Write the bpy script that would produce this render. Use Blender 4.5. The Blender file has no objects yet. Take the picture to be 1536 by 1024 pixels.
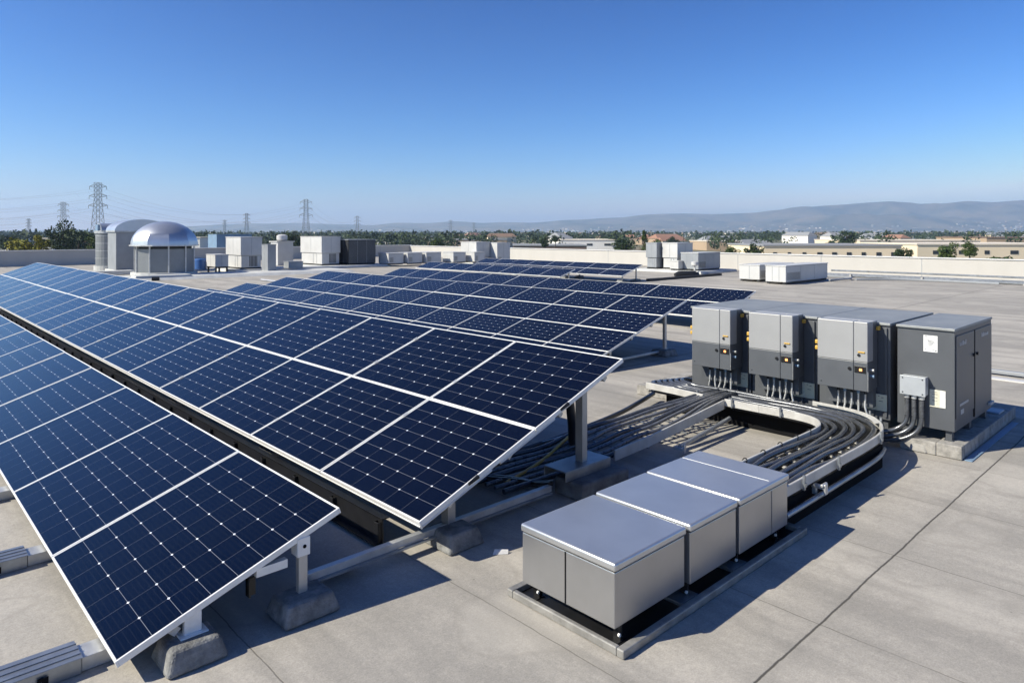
import bpy, bmesh, math, random
import numpy as np
from mathutils import Vector, Matrix
random.seed(7)
rad = math.radians
scene = bpy.context.scene
col = scene.collection

# ---------------------------------------------------------------- camera
CAM_H = 2.8
cam_d = bpy.data.cameras.new('camera'); cam = bpy.data.objects.new('camera', cam_d); col.objects.link(cam)
cam.location = (0, 0, CAM_H)
YAW = math.atan2(0.6867, 0.7269)
cam.rotation_euler = (rad(90), 0, -YAW)
cam_d.sensor_width = 36; cam_d.lens = 24.4
cam_d.shift_y = -0.1061
cam_d.clip_start = 0.05; cam_d.clip_end = 40000
scene.camera = cam
# ---------------------------------------------------------------- light
SUN_AZ = rad(-65); SUN_EL = rad(38)
world = bpy.data.worlds.new('World'); scene.world = world; world.use_nodes = True
wn = world.node_tree.nodes; wl = world.node_tree.links
sky = wn.new('ShaderNodeTexSky'); sky.sky_type = 'NISHITA'; sky.sun_disc = False
sky.sun_elevation = SUN_EL; sky.sun_rotation = SUN_AZ; sky.altitude = 50
sky.air_density = 1.0; sky.dust_density = 0.2; sky.ozone_density = 3.5
bg = wn['Background']; bg.inputs[1].default_value = 0.075
# the camera's rendering of a clear sky: deeper blue overhead, pale towards the horizon (one response curve per channel)
ssep = wn.new('ShaderNodeSeparateColor'); scmb = wn.new('ShaderNodeCombineColor'); wl.new(sky.outputs[0], ssep.inputs[0])
for ch, (gain, power, top) in enumerate(((.098, 2.5, 8.6), (.262, 1.80, 9.9), (.50, 1.55, 10.4))):
    a = wn.new('ShaderNodeMath'); a.operation = 'POWER'; wl.new(ssep.outputs[ch], a.inputs[0]); a.inputs[1].default_value = power
    b = wn.new('ShaderNodeMath'); b.operation = 'MULTIPLY'; wl.new(a.outputs[0], b.inputs[0]); b.inputs[1].default_value = gain
    c = wn.new('ShaderNodeMath'); c.operation = 'MINIMUM'; wl.new(b.outputs[0], c.inputs[0]); c.inputs[1].default_value = top
    wl.new(c.outputs[0], scmb.inputs[ch])
wl.new(scmb.outputs[0], bg.inputs[0])
to_sun = Vector((math.sin(SUN_AZ)*math.cos(SUN_EL), math.cos(SUN_AZ)*math.cos(SUN_EL), math.sin(SUN_EL)))
sd = bpy.data.lights.new('sun', 'SUN'); sun = bpy.data.objects.new('sun', sd); col.objects.link(sun)
sd.energy = 5.0; sd.angle = rad(0.5); sd.color = (1, 0.94, 0.79)
sun.rotation_euler = (-to_sun).to_track_quat('-Z', 'Y').to_euler()
sun.location = to_sun*60
scene.view_settings.view_transform = 'Standard'; scene.view_settings.look = 'None'
scene.view_settings.exposure = 0.57; scene.view_settings.gamma = 1
scene.cycles.volume_bounces = 1

FX, FY = math.sin(YAW), math.cos(YAW)
def ray(px, d):
    """world x, y of the photograph's column px at depth d"""
    r = (px-768)/1041*d
    return (FX*d+FY*r, FY*d-FX*r)

# ---------------------------------------------------------------- materials
def new_mat(name):
    m = bpy.data.materials.new(name); m.use_nodes = True
    return m, m.node_tree.nodes, m.node_tree.links, m.node_tree.nodes['Principled BSDF']
def mat(name, c, rough=.5, metal=0., var=.12, scale=3., bump=0., bscale=60., streak=None, dirt=None, spec=.5):
    m, n, l, b = new_mat(name)
    b.inputs['Metallic'].default_value = metal; b.inputs['Specular IOR Level'].default_value = spec
    tc = n.new('ShaderNodeTexCoord'); mp = n.new('ShaderNodeMapping'); l.new(tc.outputs['Object'], mp.inputs[0])
    if streak: mp.inputs['Scale'].default_value = streak
    nz = n.new('ShaderNodeTexNoise'); nz.inputs['Scale'].default_value = scale; nz.inputs['Detail'].default_value = 6
    nz.inputs['Roughness'].default_value = .6
    l.new(mp.outputs[0], nz.inputs['Vector'])
    r = n.new('ShaderNodeValToRGB'); l.new(nz.outputs['Fac'], r.inputs[0])
    r.color_ramp.elements[0].position = .3; r.color_ramp.elements[1].position = .7
    lo = [x*(1-var) for x in c]; hi = [min(1, x*(1+var)) for x in c]
    if dirt: lo = [x*(1-var)+y*var for x, y in zip(c, dirt)]
    r.color_ramp.elements[0].color = (*lo, 1); r.color_ramp.elements[1].color = (*hi, 1)
    l.new(r.outputs[0], b.inputs['Base Color'])
    mr = n.new('ShaderNodeMapRange'); l.new(nz.outputs['Fac'], mr.inputs[0])
    mr.inputs[3].default_value = rough*.85; mr.inputs[4].default_value = min(1, rough*1.15)
    l.new(mr.outputs[0], b.inputs['Roughness'])
    if bump:
        n2 = n.new('ShaderNodeTexNoise'); n2.inputs['Scale'].default_value = bscale; n2.inputs['Detail'].default_value = 4
        l.new(tc.outputs['Object'], n2.inputs['Vector'])
        bp = n.new('ShaderNodeBump'); bp.inputs['Strength'].default_value = bump; bp.inputs['Distance'].default_value = .01
        l.new(n2.outputs['Fac'], bp.inputs['Height']); l.new(bp.outputs[0], b.inputs['Normal'])
    return m
def math_n(n, l, op, a, b=None, c=None):
    x = n.new('ShaderNodeMath'); x.operation = op
    for i, v in enumerate((a, b, c)):
        if v is None: continue
        if isinstance(v, (int, float)): x.inputs[i].default_value = v
        else: l.new(v, x.inputs[i])
    return x.outputs[0]
def mixc(n, l, fac, a, b):
    x = n.new('ShaderNodeMix'); x.data_type = 'RGBA'
    if isinstance(fac, (int, float)): x.inputs[0].default_value = fac
    else: l.new(fac, x.inputs[0])
    for i, v in ((6, a), (7, b)):
        if isinstance(v, tuple): x.inputs[i].default_value = (*v, 1)
        else: l.new(v, x.inputs[i])
    return x.outputs[2]

def mat_cells(name, L, U, nx, ny, mg, strong_along_u):
    m, n, l, b = new_mat(name)
    tc = n.new('ShaderNodeTexCoord'); sp = n.new('ShaderNodeSeparateXYZ'); l.new(tc.outputs['Object'], sp.inputs[0])
    cw, ch = (L-2*mg)/nx, (U-2*mg)/ny
    def dist(v, w):
        q = math_n(n, l, 'DIVIDE', math_n(n, l, 'SUBTRACT', v, mg), w)
        f = math_n(n, l, 'FRACT', q)
        return math_n(n, l, 'MULTIPLY', math_n(n, l, 'MINIMUM', f, math_n(n, l, 'SUBTRACT', 1., f)), w), f
    dx, fx = dist(sp.outputs[0], cw); dy, fy = dist(sp.outputs[1], ch)
    def inside(v, w, tot):
        return math_n(n, l, 'MULTIPLY', math_n(n, l, 'GREATER_THAN', v, mg+w*.5), math_n(n, l, 'LESS_THAN', v, tot-mg-w*.5))
    ix, iy = inside(sp.outputs[0], cw, L), inside(sp.outputs[1], ch, U)
    lx = math_n(n, l, 'MULTIPLY', math_n(n, l, 'LESS_THAN', dx, .0015), ix); ly = math_n(n, l, 'MULTIPLY', math_n(n, l, 'LESS_THAN', dy, .0012), iy)
    dm = math_n(n, l, 'MULTIPLY', math_n(n, l, 'LESS_THAN', math_n(n, l, 'ADD', dx, math_n(n, l, 'MULTIPLY', dy, .75)), .0105), math_n(n, l, 'MULTIPLY', ix, iy))
    oi = n.new('ShaderNodeObjectInfo')
    nz = n.new('ShaderNodeTexNoise'); nz.inputs['Scale'].default_value = 1.7; nz.inputs['Detail'].default_value = 3
    l.new(tc.outputs['Object'], nz.inputs['Vector'])
    # slight tone difference from cell to cell
    cid = n.new('ShaderNodeCombineXYZ')
    l.new(math_n(n, l, 'FLOOR', math_n(n, l, 'DIVIDE', math_n(n, l, 'SUBTRACT', sp.outputs[0], mg), cw)), cid.inputs[0])
    l.new(math_n(n, l, 'FLOOR', math_n(n, l, 'DIVIDE', math_n(n, l, 'SUBTRACT', sp.outputs[1], mg), ch)), cid.inputs[1])
    l.new(oi.outputs['Random'], cid.inputs[2])
    wn_ = n.new('ShaderNodeTexWhiteNoise'); l.new(cid.outputs[0], wn_.inputs[0])
    t = math_n(n, l, 'MULTIPLY_ADD', wn_.outputs[0], .45, math_n(n, l, 'MULTIPLY', oi.outputs['Random'], .75))
    base = mixc(n, l, t, (.0004, .0009, .0042), (.0009, .0020, .0085))
    # fine conductor stripes
    st = math_n(n, l, 'LESS_THAN', math_n(n, l, 'FRACT', math_n(n, l, 'MULTIPLY', fx, 5.)), .06)
    c1 = mixc(n, l, math_n(n, l, 'MULTIPLY', st, .05), base, (.25, .27, .3))
    c2 = mixc(n, l, math_n(n, l, 'MULTIPLY', lx, .38), c1, (.5, .52, .55))
    c3 = mixc(n, l, math_n(n, l, 'MULTIPLY', ly, .21), c2, (.5, .52, .55))
    c4 = mixc(n, l, dm, c3, (.85, .87, .9))
    # dust
    du = n.new('ShaderNodeTexNoise'); du.inputs['Scale'].default_value = .9; du.inputs['Detail'].default_value = 8; du.inputs['Roughness'].default_value = .65
    l.new(tc.outputs['Object'], du.inputs['Vector'])
    dr = n.new('ShaderNodeMapRange'); l.new(du.outputs['Fac'], dr.inputs[0]); dr.inputs[1].default_value = .35; dr.inputs[2].default_value = .8
    dr.inputs[3].default_value = .0; dr.inputs[4].default_value = .0035
    c5 = mixc(n, l, dr.outputs[0], c4, (.42, .42, .45))
    l.new(c5, b.inputs['Base Color'])
    rr = n.new('ShaderNodeMapRange'); l.new(du.outputs['Fac'], rr.inputs[0]); rr.inputs[3].default_value = .06; rr.inputs[4].default_value = .22
    l.new(rr.outputs[0], b.inputs['Roughness'])
    b.inputs['IOR'].default_value = 1.37; b.inputs['Specular IOR Level'].default_value = .5
    bp = n.new('ShaderNodeBump'); bp.inputs['Strength'].default_value = .03; bp.inputs['Distance'].default_value = .02
    l.new(nz.outputs['Fac'], bp.inputs['Height']); l.new(bp.outputs[0], b.inputs['Normal'])
    return m

def mat_roof():
    m, n, l, b = new_mat('roof_concrete')
    tc = n.new('ShaderNodeTexCoord'); sp = n.new('ShaderNodeSeparateXYZ'); l.new(tc.outputs['Object'], sp.inputs[0])
    def noise(scale, detail=6, sc=(1, 1, 1), rough=.6):
        mp = n.new('ShaderNodeMapping'); mp.inputs['Scale'].default_value = sc; l.new(tc.outputs['Object'], mp.inputs[0])
        z = n.new('ShaderNodeTexNoise'); z.inputs['Scale'].default_value = scale; z.inputs['Detail'].default_value = detail
        z.inputs['Roughness'].default_value = rough; l.new(mp.outputs[0], z.inputs['Vector']); return z.outputs['Fac']
    def ramp(v, a, b_, lo, hi):
        r = n.new('ShaderNodeMapRange'); l.new(v, r.inputs[0])
        for i, q in enumerate((a, b_, lo, hi)): r.inputs[i+1].default_value = q
        return r.outputs[0]
    big = noise(.35, 5); streak = noise(1.5, 8, (1, .16, 1), .65); streak2 = noise(.55, 8, (1, .12, 1), .6)
    patch = noise(1.1, 8, (1, .6, 1), .7); grain = noise(85, 4, rough=.8); mid = noise(14, 6, rough=.7)
    c = mixc(n, l, ramp(big, .35, .65, 0, 1), (.405, .375, .33), (.48, .445, .392))
    c = mixc(n, l, ramp(streak, .42, .60, 0, .80), c, (.27, .252, .225))
    c = mixc(n, l, ramp(streak2, .45, .60, 0, .75), c, (.28, .264, .238))
    c = mixc(n, l, ramp(patch, .50, .68, 0, .6), c, (.49, .45, .395))
    c = mixc(n, l, ramp(mid, .35, .68, 0, .34), c, (.22, .21, .195))
    g = math_n(n, l, 'MULTIPLY', ramp(grain, .3, .7, .80, 1.2), ramp(noise(34, 3, rough=.7), .3, .7, .91, 1.09))
    mx = n.new('ShaderNodeMix'); mx.data_type = 'RGBA'; mx.blend_type = 'MULTIPLY'; mx.inputs[0].default_value = 1
    l.new(c, mx.inputs[6]); cg = n.new('ShaderNodeCombineColor')
    for i in range(3): l.new(g, cg.inputs[i])
    l.new(cg.outputs[0], mx.inputs[7]); c = mx.outputs[2]
    # ponding rings and small dark specks
    pond = noise(.55, 3, (1, .8, 1), .5)
    band = math_n(n, l, 'ABSOLUTE', math_n(n, l, 'SUBTRACT', pond, .56))
    c = mixc(n, l, ramp(band, 0, .012, .35, 0), c, (.27, .25, .22))
    c = mixc(n, l, ramp(pond, .555, .60, 0, .25), c, (.50, .465, .41))
    vo = n.new('ShaderNodeTexVoronoi'); vo.inputs['Scale'].default_value = 2.3; l.new(tc.outputs['Object'], vo.inputs['Vector'])
    c = mixc(n, l, ramp(vo.outputs['Distance'], .008, .022, .8, 0), c, (.05, .045, .04))
    wob = ramp(noise(1.3, 5), 0, 1, -.02, .02)
    wob2 = ramp(noise(9, 4), 0, 1, -.006, .006)
    X = math_n(n, l, 'ADD', math_n(n, l, 'ADD', sp.outputs[0], wob), wob2)
    Y = math_n(n, l, 'ADD', math_n(n, l, 'ADD', sp.outputs[1], wob), wob2)
    def lines(v, off, pitch, w):
        f = math_n(n, l, 'FRACT', math_n(n, l, 'DIVIDE', math_n(n, l, 'SUBTRACT', v, off), pitch))
        d = math_n(n, l, 'MULTIPLY', math_n(n, l, 'MINIMUM', f, math_n(n, l, 'SUBTRACT', 1., f)), pitch)
        s = n.new('ShaderNodeMapRange'); l.new(d, s.inputs[0]); s.inputs[1].default_value = w*.4; s.inputs[2].default_value = w
        s.inputs[3].default_value = 1; s.inputs[4].default_value = 0
        return s.outputs[0]
    vis = ramp(noise(.8, 4), .35, .6, .35, 1.)
    jx = math_n(n, l, 'MULTIPLY', lines(X, 3.475, 1.54, .0065), vis)
    c = mixc(n, l, math_n(n, l, 'MULTIPLY', jx, .75), c, (.075, .065, .05))
    jy = lines(Y, 2.1, 6.8, .011)
    c = mixc(n, l, math_n(n, l, 'MULTIPLY', jy, .92), c, (.028, .025, .022))
    # dirt halo beside the joints
    hx = lines(X, 3.475, 1.54, .09); hy = lines(Y, 2.1, 6.8, .12)
    c = mixc(n, l, math_n(n, l, 'MULTIPLY', math_n(n, l, 'MAXIMUM', hx, hy), math_n(n, l, 'MULTIPLY', streak, .35)), c, (.2, .19, .17))
    l.new(c, b.inputs['Base Color']); b.inputs['Roughness'].default_value = .85; b.inputs['Specular IOR Level'].default_value = .3
    hsum = math_n(n, l, 'SUBTRACT', math_n(n, l, 'ADD', math_n(n, l, 'MULTIPLY', grain, .25), math_n(n, l, 'MULTIPLY', mid, .3)),
                  math_n(n, l, 'ADD', math_n(n, l, 'MULTIPLY', jy, .8), math_n(n, l, 'MULTIPLY', jx, .4)))
    bp = n.new('ShaderNodeBump'); bp.inputs['Strength'].default_value = .35; bp.inputs['Distance'].default_value = .012
    l.new(hsum, bp.inputs['Height']); l.new(bp.outputs[0], b.inputs['Normal'])
    return m

M = {}
M['roof'] = mat_roof()
M['frame'] = mat('anodised_frame', (.80, .79, .76), .38, .12, .08, 6, streak=(1, 4, 1))
M['galv'] = mat('galvanised_steel', (.33, .35, .37), .42, .75, .22, 5, .1, 30)
M['galv_light'] = mat('bright_galvanised_steel', (.55, .55, .54), .45, .6, .18, 6, .1, 30)
M['post'] = mat('post_steel', (.50, .49, .47), .45, .55, .15, 4)
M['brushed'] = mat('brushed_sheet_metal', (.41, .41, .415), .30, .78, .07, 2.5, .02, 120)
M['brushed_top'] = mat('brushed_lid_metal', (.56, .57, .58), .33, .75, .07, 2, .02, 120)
M['block'] = mat('cast_concrete_block', (.185, .185, .18), .92, 0, .5, 9, 1.0, 45)
M['block_dark'] = mat('dark_concrete_block', (.12, .125, .13), .85, 0, .45, 6, .8, 30)  # darker concrete for the rear blocks of the double row
M['pad'] = mat('pad_concrete', (.35, .335, .31), .9, 0, .3, 5, .7, 45)
M['curb'] = mat('curb_concrete', (.30, .285, .26), .9, 0, .4, 9, .8, 60)
M['black'] = mat('black_coated_metal', (.012, .012, .013), .38, .1, .3, 8)
M['rubber'] = mat('black_cable_jacket', (.018, .018, .02), .30, 0, .4, 10, spec=.7)
M['conduit'] = mat('grey_flexible_conduit', (.085, .09, .10), .24, .4, .3, 14, spec=.8)
M['conduit_mid'] = mat('mid_grey_flexible_conduit', (.15, .155, .165), .28, .35, .3, 14, spec=.8)
M['conduit_light'] = mat('light_metal_conduit', (.62, .62, .60), .35, .55, .2, 14)
M['tray'] = mat('tray_aluminium', (.50, .49, .46), .5, .2, .2, 5, .1, 40, dirt=(.25, .22, .18))
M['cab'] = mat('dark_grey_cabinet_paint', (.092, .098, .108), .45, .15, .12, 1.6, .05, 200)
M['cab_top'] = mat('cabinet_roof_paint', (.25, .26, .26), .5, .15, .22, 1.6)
M['inv_light'] = mat('light_grey_inverter_paint', (.33, .33, .33), .42, .1, .05, 2, .04, 220)
M['inv_dark'] = mat('slate_grey_inverter_paint', (.10, .107, .118), .42, .1, .08, 2, .04, 220)
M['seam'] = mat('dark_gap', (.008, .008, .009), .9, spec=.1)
M['yellow'] = mat('yellow_plastic', (.55, .33, .05), .45)
M['plate'] = mat('pale_name_plate', (.60, .58, .46), .5, 0, .2, 30)
M['white'] = mat('white_sticker', (.75, .75, .74), .5, 0, .04, 30)
M['ink'] = mat('printed_ink', (.06, .06, .07), .6)
M['jbox'] = mat('junction_box_paint', (.38, .40, .42), .45, .1, .08, 5)
M['hvac'] = mat('hvac_light_panel', (.50, .50, .49), .5, .05, .12, .8, .05, 20, dirt=(.25, .23, .2))
M['hvac_w'] = mat('hvac_white_panel', (.50, .495, .48), .5, .05, .14, .8, dirt=(.25, .23, .2))
M['hvac_g'] = mat('hvac_grey_panel', (.28, .295, .31), .5, .1, .14, .8)
M['hvac_b'] = mat('hvac_blue_grey_panel', (.20, .30, .42), .45, .15, .14, .8)
M['hvac_k'] = mat('hvac_black_coil', (.016, .017, .02), .6, 0, .3, 3)
M['dome'] = mat('polished_hood_metal', (.60, .61, .62), .34, .75, .07, 1.2, .03, 12)
M['louvre'] = mat('louvre_metal', (.22, .23, .235), .5, .45, .14, 2)
M['parapet'] = mat('parapet_render', (.46, .44, .405), .85, 0, .07, .9, .25, 25, streak=(1, 1, .25), dirt=(.35, .32, .27))
M['coping'] = mat('coping_metal', (.62, .61, .59), .5, .15, .06, 1)
M['curbroof'] = mat('membrane_upstand', (.50, .50, .48), .8, 0, .15, 1.2)
M['bluebarrel'] = mat('blue_plastic', (.03, .10, .30), .4)
M['pylon'] = mat('weathered_lattice_steel', (.16, .17, .18), .6, .3, .2, .1)
M['bark'] = mat('bark', (.09, .065, .045), .9, 0, .3, 2)
M['wire'] = mat('power_wire', (.22, .23, .24), .5, .4)

def emit_mat(name, c, s):
    m, n, l, b = new_mat(name); b.inputs['Base Color'].default_value = (*c, 1)
    b.inputs['Emission Color'].default_value = (*c, 1); b.inputs['Emission Strength'].default_value = s; return m
M['screen'] = emit_mat('lit_orange_display', (1, .36, .12), 1.2)

# ---------------------------------------------------------------- mesh helpers
ORG = {}
class MB:
    def __init__(s): s.v = []; s.f = []; s.mi = []
    def add(s, vs, fs, mi=0):
        o = len(s.v); s.v += [tuple(v) for v in vs]; s.f += [tuple(i+o for i in f) for f in fs]; s.mi += [mi]*len(fs); return s
    def box(s, x0, x1, y0, y1, z0, z1, mi=0, mtx=None):
        x0, x1 = min(x0, x1), max(x0, x1); y0, y1 = min(y0, y1), max(y0, y1); z0, z1 = min(z0, z1), max(z0, z1)
        vs = [Vector(p) for p in ((x0,y0,z0),(x1,y0,z0),(x1,y1,z0),(x0,y1,z0),(x0,y0,z1),(x1,y0,z1),(x1,y1,z1),(x0,y1,z1))]
        if mtx is not None: vs = [mtx @ v for v in vs]
        return s.add(vs, ((0,3,2,1),(4,5,6,7),(0,1,5,4),(1,2,6,5),(2,3,7,6),(3,0,4,7)), mi)
    def frust(s, x0, x1, y0, y1, z0, z1, t, mi=0):
        vs = ((x0,y0,z0),(x1,y0,z0),(x1,y1,z0),(x0,y1,z0),(x0+t,y0+t,z1),(x1-t,y0+t,z1),(x1-t,y1-t,z1),(x0+t,y1-t,z1))
        return s.add(vs, ((0,3,2,1),(4,5,6,7),(0,1,5,4),(1,2,6,5),(2,3,7,6),(3,0,4,7)), mi)
    def prism(s, poly, z0, z1, mi=0):
        k = len(poly)
        vs = [(x, y, z0) for x, y in poly]+[(x, y, z1) for x, y in poly]
        return s.add(vs, [tuple(range(k-1, -1, -1)), tuple(range(k, 2*k))]+[(i, (i+1) % k, k+(i+1) % k, k+i) for i in range(k)], mi)
    def ring(s, pts, rs, n=10, mi=0, cap=True, up=None):
        """tube through pts with radii rs"""
        P = [Vector(p) for p in pts]; k = len(P); rows = []
        t0 = (P[1]-P[0]).normalized(); a = t0.orthogonal().normalized() if up is None else Vector(up)
        for i, p in enumerate(P):
            t = (P[min(i+1, k-1)]-P[max(i-1, 0)]).normalized()
            a = (a-t*a.dot(t)).normalized(); b = t.cross(a); r = rs[i] if hasattr(rs, '__len__') else rs
            rows.append([p+(a*math.cos(q)+b*math.sin(q))*r for q in [2*math.pi*(j+.5)/n for j in range(n)]])
        vs = [v for row in rows for v in row]
        fs = [(i*n+j, i*n+(j+1) % n, (i+1)*n+(j+1) % n, (i+1)*n+j) for i in range(k-1) for j in range(n)]
        if cap: fs += [tuple(range(n-1, -1, -1)), tuple(range((k-1)*n, k*n))]
        return s.add(vs, fs, mi)
    def bar(s, p, q, w, mi=0):
        return s.ring([p, q], w*.7071, 4, mi)
    def build(s, name, m, parent=None, smooth=False, bevel=0., org=None, seg=2, sa=40):
        o3 = Vector(org) if org is not None else (ORG[parent.name] if parent is not None else Vector((0, 0, 0)))
        me = bpy.data.meshes.new(name)
        me.from_pydata([Vector(v)-o3 for v in s.v], [], s.f)
        ms = m if isinstance(m, (list, tuple)) else [m]
        for q in ms: me.materials.append(q)
        if len(ms) > 1: me.polygons.foreach_set('material_index', s.mi)
        if smooth:
            me.polygons.foreach_set('use_smooth', [True]*len(me.polygons))
            try: me.set_sharp_from_angle(angle=rad(sa))
            except Exception: pass
        me.update()
        o = bpy.data.objects.new(name, me); col.objects.link(o)
        if parent is not None:
            o.parent = parent; ORG[o.name] = ORG[parent.name]
        else:
            o.location = o3; ORG[o.name] = o3
        if bevel:
            bv = o.modifiers.new('bevel', 'BEVEL'); bv.width = bevel; bv.segments = seg; bv.limit_method = 'ANGLE'; bv.angle_limit = rad(40)
            bv.harden_normals = False
        return o
def tag(o, label=None, cat=None, group=None, kind=None):
    for k, v in (('label', label), ('category', cat), ('group', group), ('kind', kind)):
        if v: o[k] = v
    return o
def thing(name, loc, label, cat, group=None):
    o = bpy.data.objects.new(name, None); col.objects.link(o); o.location = loc; o.empty_display_size = .2
    ORG[o.name] = Vector(loc); return tag(o, label, cat, group)
def smooth_path(pts, sub=8):
    P = [Vector(p) for p in pts]; out = []
    for i in range(len(P)-1):
        a, b, c, d = P[max(i-1, 0)], P[i], P[i+1], P[min(i+2, len(P)-1)]
        for k in range(sub):
            t = k/sub
            out.append(.5*((2*b)+(c-a)*t+(2*a-5*b+4*c-d)*t*t+(3*b-a-3*c+d)*t**3))
    out.append(P[-1]); return out

# ================================================================ SETTING
ROOF_X, ROOF_Y = 49.0, 70.0
r_ = MB(); r_.box(-35, ROOF_X+.3, -35, ROOF_Y+.3, -8, 0); tag(r_.build('roof', M['roof']), kind='structure')

def mat_ground():
    m, n, l, b = new_mat('valley_floor')
    tc = n.new('ShaderNodeTexCoord')
    def noise(s, d=5, sc=(1, 1, 1)):
        mp = n.new('ShaderNodeMapping'); mp.inputs['Scale'].default_value = sc; l.new(tc.outputs['Object'], mp.inputs[0])
        z = n.new('ShaderNodeTexNoise'); z.inputs['Scale'].default_value = s; z.inputs['Detail'].default_value = d; l.new(mp.outputs[0], z.inputs['Vector']); return z.outputs['Fac']
    def rp(v, a, b_):
        r = n.new('ShaderNodeMapRange'); l.new(v, r.inputs[0]); r.inputs[1].default_value = a; r.inputs[2].default_value = b_; return r.outputs[0]
    c = mixc(n, l, rp(noise(.006), .42, .55), (.10, .115, .05), (.30, .235, .14))
    c = mixc(n, l, rp(noise(.02), .5, .6), c, (.06, .08, .035))
    c = mixc(n, l, rp(noise(.011), .56, .62), c, (.30, .29, .27))
    c = mixc(n, l, math_n(n, l, 'MULTIPLY', rp(noise(.3, 8), .3, .7), .4), c, (.10, .085, .05))
    l.new(c, b.inputs['Base Color']); b.inputs['Roughness'].default_value = .95; return m
g_ = MB()
GN = 24; S = 13000
for i in range(GN+1):
    for j in range(GN+1): g_.v.append((-S+2*S*i/GN, -S+2*S*j/GN, -8.004))
for i in range(GN):
    for j in range(GN):
        a = i*(GN+1)+j; g_.f.append((a, a+GN+1, a+GN+2, a+1)); g_.mi.append(0)
tag(g_.build('ground', mat_ground()), kind='structure')

# hills: terrain in rings round the valley, with the ridge heights of the skyline
def mat_hills():
    m, n, l, b = new_mat('dry_hillside')
    tc = n.new('ShaderNodeTexCoord')
    z = n.new('ShaderNodeTexNoise'); z.inputs['Scale'].default_value = .0035; z.inputs['Detail'].default_value = 9; z.inputs['Roughness'].default_value = .65
    l.new(tc.outputs['Object'], z.inputs['Vector'])
    r = n.new('ShaderNodeValToRGB'); l.new(z.outputs['Fac'], r.inputs[0])
    e = r.color_ramp.elements; e[0].position = .38; e[0].color = (.035, .045, .025, 1); e[1].position = .62; e[1].color = (.19, .145, .09, 1)
    l.new(r.outputs[0], b.inputs['Base Color']); b.inputs['Roughness'].default_value = .95
    return m
RIDGE = [(-900,346),(-300,345),(0,346),(180,343.5),(260,340),(375,336),(446,334),(508,336),(560,337.5),(593,334),(640,334.5),(684,331.5),(723,334),(756,333),(800,334),(854,330),(928,326),(973,321),(1022,320),(1070,321),(1130,319),(1165,315),(1199,311.5),(1258,307),(1300,304),(1335,302),(1362,304),(1386,308),(1415,305),(1451,301.5),(1490,303),(1536,300),(1650,296),(1900,303),(2400,310)]
def ridge(px):
    for (a, ya), (b, yb) in zip(RIDGE, RIDGE[1:]):
        if a <= px <= b:
            t = (px-a)/(b-a); t = t*t*(3-2*t)*.5+t*.5; return ya+(yb-ya)*t
    return 345
rng = np.random.default_rng(3)
from mathutils import noise as mnoise
h_ = MB(); NA, NR = 520, 46
for i in range(NA+1):
    px = -900+3200*i/NA; u = (px-768)/1041
    for j in range(NR+1):
        t = j/NR; d = 5000+4200*t
        pk = 8000.
        top = (349-ridge(px))*pk/1041+CAM_H+8     # height of the crest above the plain
        prof = max(0, min(1, (d-5100)/(pk-5100)))**1.5 if d < pk else 1-.35*(d-pk)/1200
        x, y = ray(px, d)
        nz = mnoise.fractal(Vector((x*.0011, y*.0011, 3.1)), .9, 2.1, 7)
        nr = abs(mnoise.noise(Vector((x*.0016, y*.0016, 8.))))
        h = top*prof*(1+.75*(nz*.8-nr*.7)*(1-prof**3)) + nz*9*prof*(.35+.65*(1-prof))
        h_.v.append((x, y, -8.3+max(0., h)))
for i in range(NA):
    for j in range(NR):
        a = i*(NR+1)+j; h_.f.append((a, a+NR+1, a+NR+2, a+1)); h_.mi.append(0)
tag(h_.build('hills', mat_hills(), smooth=True, sa=180), kind='structure')

# ================================================================ PARAPETS
def parapet(name, label, x0, x1, y0, y1, h, along):
    t = thing(name, ((x0+x1)/2, (y0+y1)/2, 0), label, 'wall', 'parapet walls round the roof')
    MB().box(x0, x1, y0, y1, .002, h).build('wall_face', M['parapet'], t)
    c = MB()
    if along == 'y':
        y = y0
        while y < y1-.1:
            c.box(x0-.06, x1+.06, y+.004, min(y+6.1, y1)-.004, h+.002, h+.07); y += 6.1
    else:
        x = x0
        while x < x1-.1:
            c.box(x+.004, min(x+6.1, x1)-.004, y0-.06, y1+.06, h+.002, h+.07); x += 6.1
    c.build('coping', M['coping'], t, bevel=.01)
    s = MB()
    if along == 'y':
        for k in range(12):
            yy = y0+4+k*6.3
            if yy < y1: s.box(x0-.006, x0+.002, yy, yy+.035, .02, h)
    else:
        for k in range(9):
            xx = x0+6+k*9.1
            if xx < x1: s.box(xx, xx+.035, y0-.006, y0+.002, .02, h)
    s.build('joint_strip', M['hvac_g'], t)
    return t
parapet('parapet_wall', 'long sunlit cream parapet wall along the right side of the roof', ROOF_X, ROOF_X+.3, -34, ROOF_Y-.02, 1.18, 'y')
parapet('parapet_wall', 'shaded blue-grey parapet wall behind the domed ventilators on the left', -34, ROOF_X+.3, ROOF_Y, ROOF_Y+.5, 1.25, 'x')

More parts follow.
